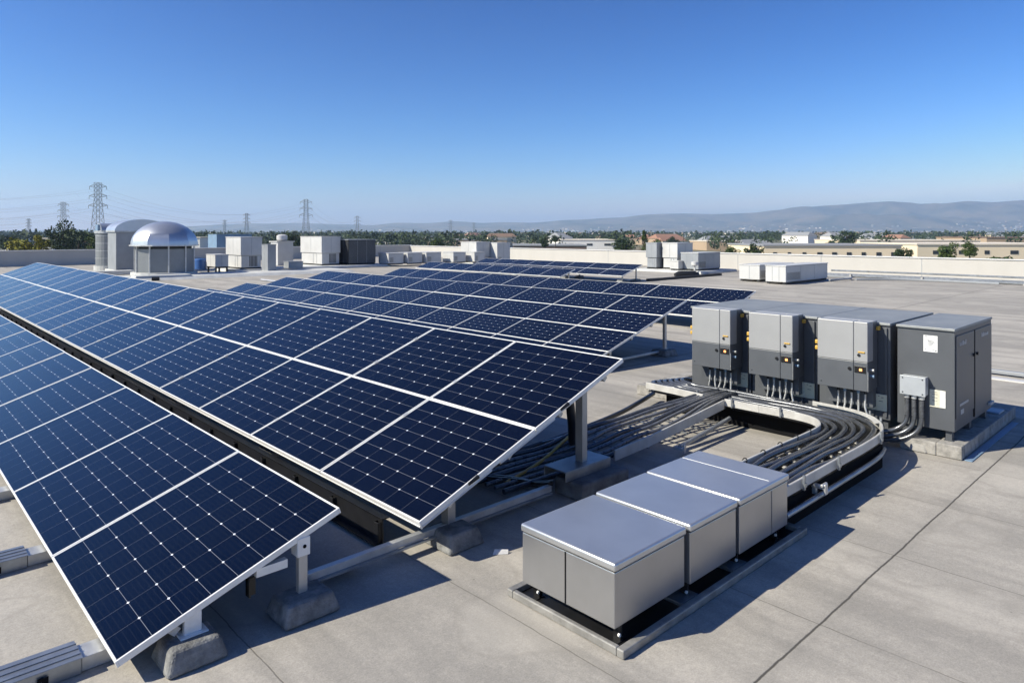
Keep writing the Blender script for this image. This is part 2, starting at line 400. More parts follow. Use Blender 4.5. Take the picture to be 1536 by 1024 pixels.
# ================================================================ SOLAR ARRAYS
def make_panel(L, U, mcell, fw=.016):
    T = .045
    f = MB()
    f.box(0, fw, 0, U, -T, 0); f.box(L-fw, L, 0, U, -T, 0)
    f.box(fw, L-fw, 0, fw, -T, 0); f.box(fw, L-fw, U-fw, U, -T, 0)
    g = MB(); g.box(fw, L-fw, fw, U-fw, -.009, -.003)
    return f, g
mesh_cache = {}
def solar_array(X0, Y0, z0, theta, L, U, rows, count, cells, label, gap=.012, counts=None):
    th = rad(theta); t = thing('solar_array', (X0, Y0, 0), label, 'solar panels', 'tilted solar arrays in rows')
    key = (L, U, cells)
    if key not in mesh_cache:
        m = mat_cells('solar_cells', L, U, cells[0], cells[1], .034, True)
        f, g = make_panel(L, U, m, .016 if X0 < 5 else .010)
        fo = f.build('solar_panel', M['frame'], org=(0, 0, 0), bevel=.0025, seg=1); go = g.build('cell_sheet', m, org=(0, 0, 0))
        mesh_cache[key] = (fo, go)
    fo, go = mesh_cache[key]
    rot = (0, -th, 0)
    for r in range(rows):
        for k in range(counts[r] if counts else count):
            a = fo.copy(); col.objects.link(a); a.parent = t
            s = r*(L+gap)
            a.location = (s*math.cos(th), k*(U+gap), z0+s*math.sin(th)); 
            a.rotation_euler = (random.uniform(-.0028, .0028), -th+random.uniform(-.0028, .0028), 0)
            b = go.copy(); col.objects.link(b); b.parent = a
    LL = rows*L+(rows-1)*gap; W = count*(U+gap)
    def P(s, y, dz=0):   # point on panel plane, offset dz along the normal
        return (X0+s*math.cos(th)-dz*math.sin(th), Y0+y, z0+s*math.sin(th)+dz*math.cos(th))
    # purlins under the panels, running along the row
    for s in ((.35, 1.1, 1.85, 2.6) if LL > 2.5 else (.35, LL-.35)):
        q = MB(); q.ring([P(s, .03, -.075), P(s, W-.03, -.075)], .04, 4); q.build('purlin', M['galv_light'], t)
    return t, P, LL, W

def leg_set(t, P, LL, y, zs, rear_s, front_s, blocks=True):
    """rafter with a front and a rear post on ballast"""
    r = MB(); r.ring([P(.12, y, -.10), P(LL-.12, y, -.10)], .038, 4); r.build('rafter', M['post'], t)
    for s in (front_s, rear_s):
        p = P(s, y, -.12); q = MB(); q.box(p[0]-.04, p[0]+.04, p[1]-.03, p[1]+.03, zs, p[2]+.02)
        q.box(p[0]-.075, p[0]+.075, p[1]-.06, p[1]+.06, zs-.002, zs+.012)
        q.build('leg', M['post'], t, bevel=.004)
    if blocks:
        for s in (front_s, rear_s):
            p = P(s, y); b = MB(); b.frust(p[0]-.25, p[0]+.25, p[1]-.23, p[1]+.23, .003, zs, .045)
            b.build('ballast_block', M['block'], t, bevel=.025, seg=3)
        p, q = P(front_s, y), P(rear_s, y); MB().box(p[0]+.05, q[0]-.05, y+ORG[t.name].y-.025, y+ORG[t.name].y+.025, zs-.06, zs-.02).build('base_rail', M['galv_light'], t)

# --- row nearest the camera
UA, LA = 1.91, 1.63
tA, PA, LLA, WA = solar_array(1.155, 4.78, .16, 19.0, LA, UA, 1, 14, (8, 7), 'lowest single-panel solar array in front, at the lower left corner')
for k in range(0, 15):
    y = .06 + k*(UA+.012)
    yy = 4.78+y
    r = MB(); r.ring([PA(.1, y+.05, -.075), PA(LLA-.08, y+.05, -.075)], .03, 4); r.build('rafter', M['frame'], tA)
    xr = 2.40; zr = .16+(xr-1.155)*math.tan(rad(19))
    q = MB(); q.box(xr-.035, xr+.035, yy-.055, yy-.005, .13, zr-.05); q.build('leg', M['post'], tA, bevel=.004)
    q = MB(); q.box(xr-.05, xr+.05, yy-.066, yy+.04, zr-.17, zr-.035)
    for dx in (0,): q.ring([(xr+.005, yy-.072, zr-.10), (xr+.005, yy-.06, zr-.10)], .014, 10, 1)
    q.build('bracket', [M['frame'], M['seam']], tA, bevel=.003)
    xf = 1.62; zf = .16+(xf-1.155)*math.tan(rad(19))
    q = MB(); q.box(xf-.055, xf+.055, yy-.055, yy-.01, .14, zf-.03); q.box(xf-.09, xf+.09, yy-.09, yy+.03, .148, .158); q.build('leg', M['frame'], tA, bevel=.004)
    if k < 6:
        for xa, w in ((xf-.02, .20), (xr, .225)):
            b = MB(); b.frust(xa-w, xa+w, yy-.23, yy+.13, .003, .148, .045); b.build('ballast_block', M['block'], tA, bevel=.03, seg=3)
    # base channels that stick out in front of the low edge
    yc = yy+.33
    if k < 8:
        q = MB(); q.box(-.9, 1.04, yc-.09, yc+.13, .003, .105); q.box(-.9, 1.045, yc-.105, yc+.145, .106, .113)
        for dy in (-.05, .02, .09): q.box(-.9, 1.046, yc+dy-.006, yc+dy+.006, .1135, .119)
        q.build('base_channel', M['galv'], tA, bevel=.003)
        q = MB(); q.box(1.045, 1.33, yc-.07, yc+.11, .003, .092); q.build('channel_end', M['galv_light'], tA, bevel=.003)
        q = MB(); q.box(.80, .86, yc-.108, yc-.1055, .02, .075); q.build('slot', M['seam'], tA)
q = MB(); q.box(2.0, 2.06, 4.83, 4.86, .24, .36); q.box(2.0, 2.012, 4.80, 4.86, .24, .36); q.build('clip', M['black'], tA)
q = MB(); q.box(2.05, 2.28, 4.79, 4.84, .37, .43, mtx=Matrix.Translation((0, 0, 0))); q.build('bracket', M['frame'], tA)

# --- the big double row
UB, LB = 1.695, 1.455
tB, PB, LLB, WB = solar_array(3.395, 4.716, .40, 20.4, LB, UB, 2, 20, (8, 6), 'large front solar array two panels deep, crossing the whole roof to the far left')
for k in range(0, 10):
    y = .30+k*3.56
    yy = 4.716+y
    r = MB(); r.ring([PB(.1, y-.2, -.085), PB(LLB-.1, y-.2, -.085)], .035, 4); r.build('rafter', M['frame'], tB)
    for xa in (3.95, 5.80):
        zt = .40+(xa-3.395)*math.tan(rad(20.4))
        q = MB(); q.box(xa-.04, xa+.04, yy-.04, yy+.03, .16, zt-.06); q.build('leg', M['post'], tB, bevel=.004)
        q = MB(); q.box(xa-.055, xa-.041, yy-.05, yy+.05, .16, zt-.05); q.build('leg_channel', M['post'], tB)
    b = MB(); b.frust(3.72, 4.13, yy-.30, yy+.12, .003, .155, .045); b.build('ballast_block', M['block'], tB, bevel=.025, seg=3)
    b = MB(); b.box(5.45, 6.24, yy-.31, yy+.10, .003, .19); b.build('ballast_block', M['block_dark'], tB, bevel=.03, seg=3)
    q = MB(); q.box(5.38, 6.12, yy-.14, yy+.18, .286, .30); q.box(5.38, 6.12, yy-.14, yy-.128, .192, .286); q.box(5.38, 6.12, yy+.168, yy+.18, .192, .286)
    q.build('base_plate', M['galv'], tB, bevel=.004)
q = MB(); q.box(2.50, 5.28, 4.985, 5.045, .10, .16); q.build('base_rail', M['galv_light'], tB, bevel=.003)
q = MB(); q.box(2.50, 5.26, 4.95, 4.98, .085, .10); q.build('base_rail', M['galv'], tB)
q = MB(); q.box(2.75, 3.0, 5.06, 5.14, .05, .105); q.build('clamp', M['hvac_b'], tB)
q = MB(); q.box(4.9, 5.25, 4.722, 4.76, .0, .05, mtx=None)
# doubled lower frame lip, seen under the near edge
for (s0, s1) in ((0.0, 0.85), (.95, 1.75)):
    q = MB(); q.ring([PB(s0+.02, .03, -.065), PB(s1, .03, -.065)], .024, 4); q.build('splice_rail', M['frame'], tB)
q = MB(); q.ring([PB(.022, .02, -.066), PB(.022, 33.6, -.066)], .024, 4); q.build('edge_rail', M['frame'], tB)
for s in (.62, 1.90):
    q = MB(); q.ring([PB(s-.06, -.004, -.012), PB(s+.06, -.004, -.012)], [.014, .02], 8); q.build('end_clamp', M['black'], tB)
# mid clamps hold neighbouring modules along the seams
q = MB()
for k in range(1, 10):
    for s in (.35, 1.1, 1.85, 2.55):
        a = PB(s-.03, k*(UB+.012)-.006, .004); b = PB(s+.03, k*(UB+.012)-.006, .004); q.ring([a, b], .011, 4)
q.build('mid_clamp', M['frame'], tB)
# black wind deflector under the low edge with its upright clips
q = MB(); q.box(3.385, 3.40, 5.26, 38.2, .03, .26); q.box(3.385, 3.46, 5.26, 38.2, .255, .265); q.box(3.33, 3.385, 5.26, 38.2, .03, .042); q.build('wind_deflector', M['black'], tB)
for k in range(38):
    y = 5.30+k*.80
    if k == 2: pass
    q = MB(); q.box(3.345, 3.36, y-.03, y+.03, .06, .235); q.box(3.345, 3.386, y-.035, y-.026, .06, .24); q.box(3.345, 3.386, y+.026, y+.035, .06, .24)
    q.build('deflector_clip', M['black'], tB, bevel=.006)
# arrays behind
tC, PC, LLC, WC = solar_array(10.09, 8.87, .118, 16.5, .992, 1.668, 4, 12, (6, 7), 'second solar array, several panels deep, behind the large front one and left of the inverters', counts=(13, 12, 11, 10))
for k in range(5): leg_set(tC, PC, LLC, .30+k*3.9, .14, 3.5, 1.4)
tD, PD, LLD, WD = solar_array(17.6, 10.19, .40, 16.5, 1.13, 1.70, 2, 11, (6, 7), 'third solar array, its end showing just behind the leftmost grey inverter')
for k in range(5): leg_set(tD, PD, LLD, .30+k*3.6, .14, 1.9, .4)
tE, PE, LLE, WE = solar_array(28.0, 25.8, .40, 16.5, 1.30, 1.68, 1, 8, (6, 7), 'fourth solar array, a single short strip in the middle distance')
for k in range(3): leg_set(tE, PE, LLE, .30+k*4.3, .14, 1.05, .3)
tF, PF, LLF, WF = solar_array(31.0, 23.9, .40, 16.5, 1.0, 1.70, 2, 8, (6, 7), 'farthest solar array, its pale blue strip nearest the back parapet')
for k in range(3): leg_set(tF, PF, LLF, .30+k*4.3, .14, 1.75, .4)
for fo, go in mesh_cache.values():
    bpy.data.objects.remove(fo); bpy.data.objects.remove(go)

# ================================================================ STEEL ENCLOSURE
tS = thing('equipment_enclosure', (3.7, 3.35, 0), 'long brushed metal enclosure of low lidded sections on a steel base frame', 'enclosure')
q = MB(); q.box(3.65, 6.42, 2.80, 2.86, .003, .062); q.box(3.65, 6.42, 3.86, 3.92, .003, .062); q.box(3.65, 3.69, 2.862, 3.858, .003, .062); q.box(6.35, 6.42, 2.862, 3.858, .003, .062)
q.build('base_frame', mat('base_frame_steel', (.30, .29, .27), .5, .4, .3, 7, .2, 30), tS, bevel=.008)
q = MB(); q.box(3.692, 6.348, 2.862, 3.858, .004, .022); q.build('base_mat', M['black'], tS)
secs = [(3.69, 4.53, 2.905, 3.79, .0), (4.575, 5.26, 2.885, 3.79, .012), (5.30, 6.17, 2.875, 3.79, .018)]
for i, (x0, x1, y0, y1, dz) in enumerate(secs):
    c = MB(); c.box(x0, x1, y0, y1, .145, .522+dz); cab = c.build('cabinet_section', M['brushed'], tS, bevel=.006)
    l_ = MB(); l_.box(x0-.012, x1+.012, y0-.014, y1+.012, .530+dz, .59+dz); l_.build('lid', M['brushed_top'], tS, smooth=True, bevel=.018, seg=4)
    s = MB(); s.box(x0+.02, x1-.02, y0+.02, y1-.02, .515+dz, .535+dz); s.build('gasket', M['seam'], tS)
q = MB(); q.box(3.685, 3.6895, 3.345, 3.353, .15, .52); q.build('door_seam', M['seam'], tS)
q = MB(); q.box(5.86, 5.866, 2.870, 2.8755, .15, .53); q.build('door_seam', M['galv'], tS)
q = MB(); q.box(5.86, 5.869, 2.90, 3.78, .6075, .6095); q.build('lid_seam', M['frame'], tS)
for xa, xb in ((4.53, 4.575), (5.26, 5.30)):
    q = MB(); q.box(xa, xb, 2.95, 3.77, .15, .50); q.build('filler_strip', M['cab'], tS)
for x in (3.78, 4.6, 5.35, 6.05):
    for y in (2.95, 3.72):
        q = MB(); q.box(x-.05, x+.05, y-.035, y+.035, .0225, .030); q.box(x-.01, x+.01, y-.03, y+.03, .03, .144)
        q.add([(x+.012, y-.004, .03), (x+.06, y-.004, .03), (x+.012, y-.004, .14), (x+.012, y+.004, .03), (x+.06, y+.004, .03), (x+.012, y+.004, .14)], ((0,1,2),(5,4,3),(0,3,4,1),(1,4,5,2),(2,5,3,0)))
        f = q.build('foot', M['black'], tS)
        b = MB(); b.ring([(x-.02, y-.036, .075), (x-.02, y-.022, .075)], .012, 8); b.build('bolt', M['frame'], f)
for x in (4.45, 5.2):
    q = MB(); q.box(x, x+.22, 2.875, 3.05, .024, .05); q.build('anchor_plate', M['galv'], tS, bevel=.004)

# ================================================================ EQUIPMENT PAD + CABINETS
tP = thing('concrete_pad', (11.4, 4.8, 0), 'raised concrete curb pad under the dark grey cabinets', 'pad')
q = MB(); q.box(9.86, 12.75, 2.40, 2.68, .003, .17); q.box(9.86, 12.75, 7.02, 7.28, .003, .17); q.box(9.86, 10.08, 2.682, 3.1, .003, .165); q.box(9.86, 10.08, 6.2, 7.018, .003, .168); q.box(12.5, 12.75, 2.682, 7.018, .003, .168)
q.build('curb', M['curb'], tP, bevel=.012)
q = MB(); q.box(10.082, 12.498, 2.682, 7.018, .003, .10); q.build('slab', M['pad'], tP)
q = MB(); q.frust(9.84, 10.02, 2.78, 3.0, .004, .16, .03); q.build('cast_foot', M['pad'], tP, bevel=.02)
q = MB(); q.box(12.0, 12.3, 2.45, 2.62, .172, .20); q.build('base_shoe', M['hvac_b'], tP, bevel=.01)
q = MB(); q.box(9.9, 12.4, 2.30, 2.38, .003, .012); q.build('flashing', M['hvac_b'], tP)

def cabinet(y0, y1, label, x0=10.0, x1=11.8, z0=.30, z1=1.56):
    t = thing('electrical_cabinet', ((x0+x1)/2, (y0+y1)/2, .17), label, 'cabinet', 'dark grey electrical cabinets in a row')
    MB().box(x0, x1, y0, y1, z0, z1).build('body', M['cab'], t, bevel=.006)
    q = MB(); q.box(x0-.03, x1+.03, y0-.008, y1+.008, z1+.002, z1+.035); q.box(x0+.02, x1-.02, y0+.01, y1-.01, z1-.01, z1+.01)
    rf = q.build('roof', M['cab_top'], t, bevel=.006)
    for x in (x0+.1, (x0+x1)/2, x1-.1):
        for y in (y0+.08, y1-.08):
            q = MB(); q.box(x-.045, x+.045, y-.035, y+.035, .172, z0); q.box(x-.07, x+.07, y-.05, y+.05, .1721, .182); q.build('leg', M['cab'], t)
    return t
# the three behind the inverters
caps = ['dark cabinet at the left end of the row, behind the first inverter', 'second dark cabinet from the left, behind the middle inverter', 'third dark cabinet, behind the inverter next to the junction box']
for (y0, y1), lb in zip(((5.235, 6.27), (4.215, 5.21), (3.255, 4.19)), caps):
    t = cabinet(y0, y1, lb)
    # recessed front channel and uprights to the right of each inverter
    for y in (y0+.035, y0+.20, y0+.40):
        MB().box(9.972, 9.999, y, y+.03, .34, 1.53).build('upright', M['cab'], t, bevel=.003)
    MB().box(9.985, 9.999, y0+.24, y0+.39, .62, 1.50).build('panel', M['cab'], t, bevel=.003)
    for z in (1.42, .80):
        q = MB(); q.ring([(9.985, y0+.31, z), (9.955, y0+.31, z)], .022, 10); q.build('lock', M['conduit_light'] if z > 1 else M['hvac_b'], t, smooth=True)
    q = MB(); q.box(9.960, 9.968, y0+.03, y0+.35, .42, .64); np_ = q.build('name_plate', M['plate'], t, bevel=.003)
    q = MB(); q.box(9.9585, 9.9597, y0+.03, y0+.17, .43, .63); q.build('pale_half', M['white'] if False else mat('name_plate_lit', (.62, .58, .42), .5), np_)  # sunlit half of the plate, its brightness painted into the colour
    q = MB()
    for (yy, zz, w) in ((.30, .62, .02), (.24, .62, .025), (.22, .53, .09), (.12, .615, .02), (.07, .60, .03), (.08, .55, .05)): q.box(9.957, 9.9583, y0+yy, y0+yy+w, zz-.004, zz+.003)
    q.build('print', M['ink'], np_)
# end cabinet
t = cabinet(2.51, 3.17, 'end cabinet at the right, with white sticker and side doors')
q = MB(); q.box(10.03, 10.84, 2.496, 2.509, .46, 1.50); d1 = q.build('door', M['cab'], t, bevel=.004)
q = MB(); q.box(10.90, 11.76, 2.496, 2.509, .36, 1.50); d2 = q.build('door', M['cab'], t, bevel=.004)
for (a, b, d) in ((10.84, 10.87, d1),):
    q = MB(); q.box(10.855, 10.885, 2.498, 2.5095, .34, 1.50); q.build('door_gap', M['seam'], t)
for x, d in ((10.80, d1), (10.95, d2)):
    q = MB(); q.ring([(x, 2.497, 1.18), (x, 2.47, 1.18)], .022, 10); q.build('handle', M['black'], d, smooth=True)
def scribble(parent, pts, m):
    q = MB()
    for a in pts: q.box(*a)
    q.build('lettering', m, parent)
scribble(d1, [(10.16+i*.042, 10.16+i*.042+random.uniform(.018, .034), 2.4925, 2.4955, 1.365, 1.365+random.uniform(.03, .06)) for i in range(7)], M['jbox'])
scribble(d2, [(11.20+i*.042, 11.20+i*.042+random.uniform(.02, .034), 2.4925, 2.4955, 1.375, 1.375+random.uniform(.03, .06)) for i in range(9)], M['jbox'])
q = MB(); q.box(10.16, 10.55, 2.4925, 2.4955, .60, .63); q.box(10.2, 10.34, 2.4925, 2.4955, .49, .55); q.build('vent_plate', M['jbox'], t)
q = MB(); q.box(11.55, 11.75, 2.46, 2.4955, .38, .42); q.build('latch', M['jbox'], d2, bevel=.005)
q = MB(); q.box(9.9945, 9.999, 2.70, 2.86, 1.275, 1.485); st = q.build('sticker', M['white'], t)
q = MB()
for (yo, zo, w, h) in ((.115, .19, .03, .008), (.09, .15, .06, .004), (.04, .135, .07, .007), (.03, .12, .075, .006), (.045, .105, .06, .006), (.06, .09, .05, .005), (.02, .075, .09, .003), (.135, .03, .012, .012), (.01, .025, .05, .005), (.01, .012, .02, .008)):
    q.box(9.993, 9.9942, 2.70+yo, 2.70+yo+w, 1.275+zo, 1.275+zo+h)
q.build('print', M['ink'], st)
q = MB(); q.box(9.992, 9.999, 2.61, 2.79, .58, .80); p2 = q.build('name_plate', M['plate'], t, bevel=.002)
q = MB(); q.box(9.9905, 9.9918, 2.61, 2.67, .585, .795); q.build('pale_half', M['white'], p2)
q = MB()
for zz in (.77, .74, .70, .66): q.box(9.9905, 9.9918, 2.70, 2.76, zz, zz+.004)
q.build('print', M['ink'], p2)

# junction box with three conduits
tJ = thing('junction_box', (9.9, 2.94, .72), 'light grey junction box with three black conduits bending down to the roof', 'junction box')
MB().box(9.86, 9.992, 2.80, 3.09, .72, .955).build('box', M['jbox'], tJ, bevel=.012)
MB().box(9.848, 9.8585, 2.795, 3.095, .715, .96).build('cover', M['jbox'], tJ, bevel=.006)
for y in (2.83, 3.06):
    for z in (.745, .93):
        MB().ring([(9.847, y, z), (9.842, y, z)], .008, 8).build('screw', M['black'], tJ)
for k, y in enumerate((2.86, 2.945, 3.03)):
    off = k*.09
    pts = [(9.92, y, .72), (9.92, y, .58), (9.92, y, .42), (9.90, y+.03, .28+.02*k), (9.86, y+.14, .17+.03*k), (9.82-.02*k, y+.32, .10+.04*k), (9.80-.05*k, y+.62, .07+.04*k), (9.80, y+1.2, .06+.05*k), (9.95, y+1.9, .05)]
    MB().ring(smooth_path(pts), .028, 10).build('conduit', M['conduit'], tJ, smooth=True)
    MB().ring([(9.92, y, .72), (9.92, y, .665)], .036, 10).build('collar', M['conduit_light'], tJ, smooth=True)
    q = MB()
    for i in range(12): q.ring([(9.92, y, .64-i*.017), (9.92, y, .632-i*.017)], .031, 10)
    q.build('ribbing', M['conduit_mid'], tJ, smooth=True)

# ================================================================ INVERTERS
def inverter(y0, y1, label, first=None):
    x0, x1, z0, z1 = 9.60, 9.965, .72, 1.625
    t = thing('inverter', (9.8, (y0+y1)/2, z0), label, 'inverter', 'two-tone grey inverters mounted on the cabinets')
    zm = 1.10; ys = y0+(y1-y0)*.27
    MB().box(x0+.012, x1, y0+.004, y1-.004, z0+.006, z1-.004).build('housing', M['inv_dark'], t, bevel=.006)
    MB().box(x0, x0+.20, ys+.003, y1, zm+.002, z1).build('upper_cover', M['inv_light'], t, bevel=.008)
    MB().box(x0, x0+.20, y0, ys-.003, zm+.002, z1).build('upper_cover', M['inv_light'], t, bevel=.008)
    MB().box(x0+.201, x1-.02, y0+.001, y1-.001, z1-.02, z1+.001).build('top_plate', M['inv_light'], t, bevel=.004)
    MB().box(x0, x0+.18, ys+.003, y1, z0, zm-.001).build('lower_cover', M['inv_dark'], t, bevel=.006)
    MB().box(x0, x0+.18, y0, ys-.003, z0, zm-.001).build('lower_cover', M['inv_dark'], t, bevel=.006)
    MB().box(x0+.03, x0+.04, y0+.03, y1-.03, z0+.02, z1-.02).build('seam_backing', M['seam'], t)
    d = MB().box(x0-.006, x0-.001, y0+.02, ys-.012, .955, 1.045).build('display_panel', M['black'], t, bevel=.003)
    yc = (y0+ys)/2
    MB().box(x0-.009, x0-.0065, yc-.022, yc+.014, .982, 1.014).build('screen', M['screen'], d, bevel=.004)
    MB().ring([(x0-.001, ys+.05, 1.0), (x0-.014, ys+.05, 1.0)], .022, 12).build('knob', M['black'], t, smooth=True)
    MB().ring([(x0-.001, yc+.02, 1.19), (x0-.012, yc+.02, 1.19)], .019, 12).build('key_hole', M['black'], t, smooth=True)
    MB().box(x0-.014, x0-.001, yc-.055, yc+.03, 1.222, 1.240).build('lever', M['yellow'], t, bevel=.003)
    for z in (1.30, 1.22):
        MB().box(x0+.012, x0+.06, y1+.001, y1+.042, z-.025, z+.03).build('yellow_plug', M['yellow'], t, bevel=.01)
    MB().box(x1-.07, x1-.01, y0-.04, y0+.0, 1.50, 1.555).build('yellow_plug', M['yellow'], t, bevel=.008)
    for z in (1.0, .92):
        q = MB(); q.ring([(x0+.09, y0, z), (x0+.09, y0-.05, z-.005)], [.014, .022], 10); q.build('cable_gland', M['conduit_light'] if z > .95 else M['hvac_b'], t, smooth=True)
    MB().box(x0+.001, x0+.012, y0-.006, y0-.0005, z0+.002, zm-.12).build('edge_strip', M['conduit_light'], t)
    MB().ring([(x0-.001, y1-.05, z0+.06), (x0-.003, y1-.05, z0+.06)], .008, 8).build('screw', M['seam'], t)
    n = 5
    for k in range(n):
        y = y0+.10+k*(y1-y0-.30)/(n-1)
        q = MB(); q.ring([(9.80, y, z0+.01), (9.80, y, z0-.075)], [.024, .019], 10); g = q.build('conduit_gland', M['hvac_b'] if k % 2 else M['black'], t, smooth=True)
        q = MB(); q.ring(smooth_path([(9.80, y, z0-.07), (9.80, y, .58), (9.80+random.uniform(-.01, .01), y, .48), (9.80-.01, y+random.uniform(-.03, .03), .38)]), .0125, 8); q.build('conduit', M['conduit_light'], t, smooth=True)
    q = MB(); q.box(x1-.12, x1-.001, y0+.02, y1-.02, z0-.25, z0+.004); q.build('mounting_bracket', M['cab'], t)
    return t
inverter(5.36, 6.02, 'leftmost two-tone inverter, beside the end of the second solar array')
inverter(4.40, 5.06, 'middle two-tone inverter of the three')
inverter(3.40, 4.05, 'rightmost two-tone inverter, next to the sunlit end cabinet')

# ================================================================ CABLE TRAYS
def rail(path, name, parent, m, h=.10, w=.026, top=.43):
    """upright flat rail following a plan path"""
    P = [Vector((p[0], p[1], 0)) for p in path]; q = MB(); k = len(P); L, R = [], []
    zt = [(p[2] if len(p) > 2 else top) for p in path]
    for i, p in enumerate(P):
        t = (P[min(i+1, k-1)]-P[max(i-1, 0)]).normalized(); nrm = Vector((-t.y, t.x, 0))*(w/2)
        L.append(p+nrm); R.append(p-nrm)
    vs = []
    for i in range(k): vs += [(L[i].x, L[i].y, zt[i]-h), (R[i].x, R[i].y, zt[i]-h), (R[i].x, R[i].y, zt[i]), (L[i].x, L[i].y, zt[i])]
    fs = []
    for i in range(k-1):
        for j in range(4): fs.append((i*4+j, i*4+(j+1) % 4, (i+1)*4+(j+1) % 4, (i+1)*4+j))
    fs += [(3, 2, 1, 0), (k*4-4, k*4-3, k*4-2, k*4-1)]
    q.add(vs, fs); return q.build(name, m, parent, bevel=.004, seg=1)
def sp2(pts, sub=6): return [tuple(v) for v in smooth_path([(*p, 0) if len(p) == 2 else p for p in pts], sub)]
outer = [(6.22, 2.96), (7.4, 2.96), (8.35, 2.96), (8.9, 3.0), (9.3, 3.14), (9.6, 3.38), (9.76, 3.72), (9.80, 4.2)]
inner = [(6.22, 3.60), (7.4, 3.60), (8.45, 3.60), (8.78, 3.68), (8.97, 3.86), (9.03, 4.15), (9.02, 4.6)]
tT = thing('cable_tray', (8.6, 3.6, 0), 'curved pale cable tray carrying thick hoses round to the metal enclosure', 'cable tray')
def flat(l): return [(a, b) for a, b, *_ in l]
rail(flat(sp2(outer)), 'outer_rail', tT, M['tray'])
rail(flat(sp2(inner)), 'inner_rail', tT, M['tray'])
rail([(9.02, 4.6), (9.02, 5.12)], 'inner_rail', tT, M['tray'])
rail([(9.04, 5.48), (9.10, 6.0), (9.12, 6.55)], 'inner_rail', tT, M['tray'])
# wide pale lips on the curve (the tray's flared side)
def lip(path, name, w, z, side):
    P = [Vector(p[:2]) for p in path]; k = len(P); q = MB(); vs = []
    for i in range(k):
        t = (P[min(i+1, k-1)]-P[max(i-1, 0)]).normalized(); n_ = Vector((-t.y, t.x))*side
        a = P[i]+n_*.016; b = P[i]+n_*w
        vs += [(a.x, a.y, z), (b.x, b.y, z-.012), (b.x, b.y, z-.018), (a.x, a.y, z-.006)]
    fs = [(i*4+j, i*4+(j+1) % 4, (i+1)*4+(j+1) % 4, (i+1)*4+j) for i in range(k-1) for j in range(4)]+[(3, 2, 1, 0), (k*4-4, k*4-3, k*4-2, k*4-1)]
    q.add(vs, fs); q.build(name, M['tray'], tT)
lip(sp2(outer)[24:42], 'lip', .07, .428, 1)
rungs = []
q = MB()
for x in np.arange(6.4, 8.6, .24): q.box(x, x+.035, 2.98, 3.585, .315, .33)
q.build('rungs', M['tray'], tT)
# straps over the inner rail
for x in (6.75, 7.15, 7.55, 7.95, 8.3):
    q = MB(); q.ring(smooth_path([(x, 3.585, .38), (x, 3.58, .438), (x+.01, 3.62, .438), (x+.02, 3.66, .36), (x+.02, 3.66, .31)], 4), .006, 5); q.build('strap', M['black'], tT)
q = MB(); q.box(6.3, 8.55, 3.616, 3.66, .30, .31); q.build('lower_flange', M['tray'], tT)
for (x, y) in ((6.62, 2.93), (7.45, 2.93), (8.72, 2.95), (9.40, 3.18), (9.66, 3.40), (9.0, 4.3), (8.99, 5.0), (9.06, 5.6)):
    q = MB(); q.box(x-.015, x+.015, y-.02, y+.0, .33, .47); q.box(x-.02, x+.02, y-.03, y-.021, .36, .40); q.build('bolt', M['galv'], tT)
for (x, y) in ((6.95, 2.92),):
    q = MB(); q.box(x-.03, x+.03, y-.06, y+.10, .27, .30); q.box(x-.03, x+.03, y-.08, y-.06, .22, .32); q.box(x-.02, x+.02, y+.02, y+.06, .2, .27)
    q.ring([(x-.05, y-.05, .31), (x+.06, y-.05, .31)], .016, 8); q.build('clamp', M['galv_light'], tT, bevel=.004)
q = MB(); so, si = sp2(outer), sp2(inner); n_ = min(len(so), len(si))
so = [so[int(i*(len(so)-1)/(n_-1))] for i in range(n_)]+[(9.8, 5.2, 0), (9.8, 6.5, 0)]; si = [si[int(i*(len(si)-1)/(n_-1))] for i in range(n_)]+[(9.04, 5.2, 0), (9.1, 6.5, 0)]
n_ += 2
q.add([(p[0], p[1], zz) for zz in (.298, .306) for pair in zip(so, si) for p in pair],
      [(2*i, 2*i+1, 2*i+3, 2*i+2) for i in range(n_-1)]+[(2*n_+2*i, 2*n_+2*i+2, 2*n_+2*i+3, 2*n_+2*i+1) for i in range(n_-1)])
q.build('shade_pan', M['black'], tT)  # solid black pan added so no light passes through below the cables
for (x, y) in ((6.6, 3.3), (7.8, 3.3), (9.3, 3.7), (9.35, 4.8), (9.4, 6.2)):
    q = MB(); q.box(x-.03, x+.03, y-.3 if y < 3.6 else y-.03, y+.3 if y < 3.6 else y+.03, .003, .297); q.build('support', M['black'], tT)
q = MB(); q.ring(smooth_path([(6.2, 2.905, .20), (7.4, 2.905, .20), (8.5, 2.92, .20), (9.0, 3.0, .20)]), .026, 10); q.build('rail_tube', M['galv'], tT, smooth=True)
MB().box(6.25, 8.9, 2.98, 3.06, .003, .285).build('under_tray_shade', M['seam'], tT, bevel=.01)  # solid black bars added to stand for the shade beneath the tray
MB().box(6.25, 8.5, 3.50, 3.57, .003, .285).build('under_tray_shade', M['seam'], tT, bevel=.01)

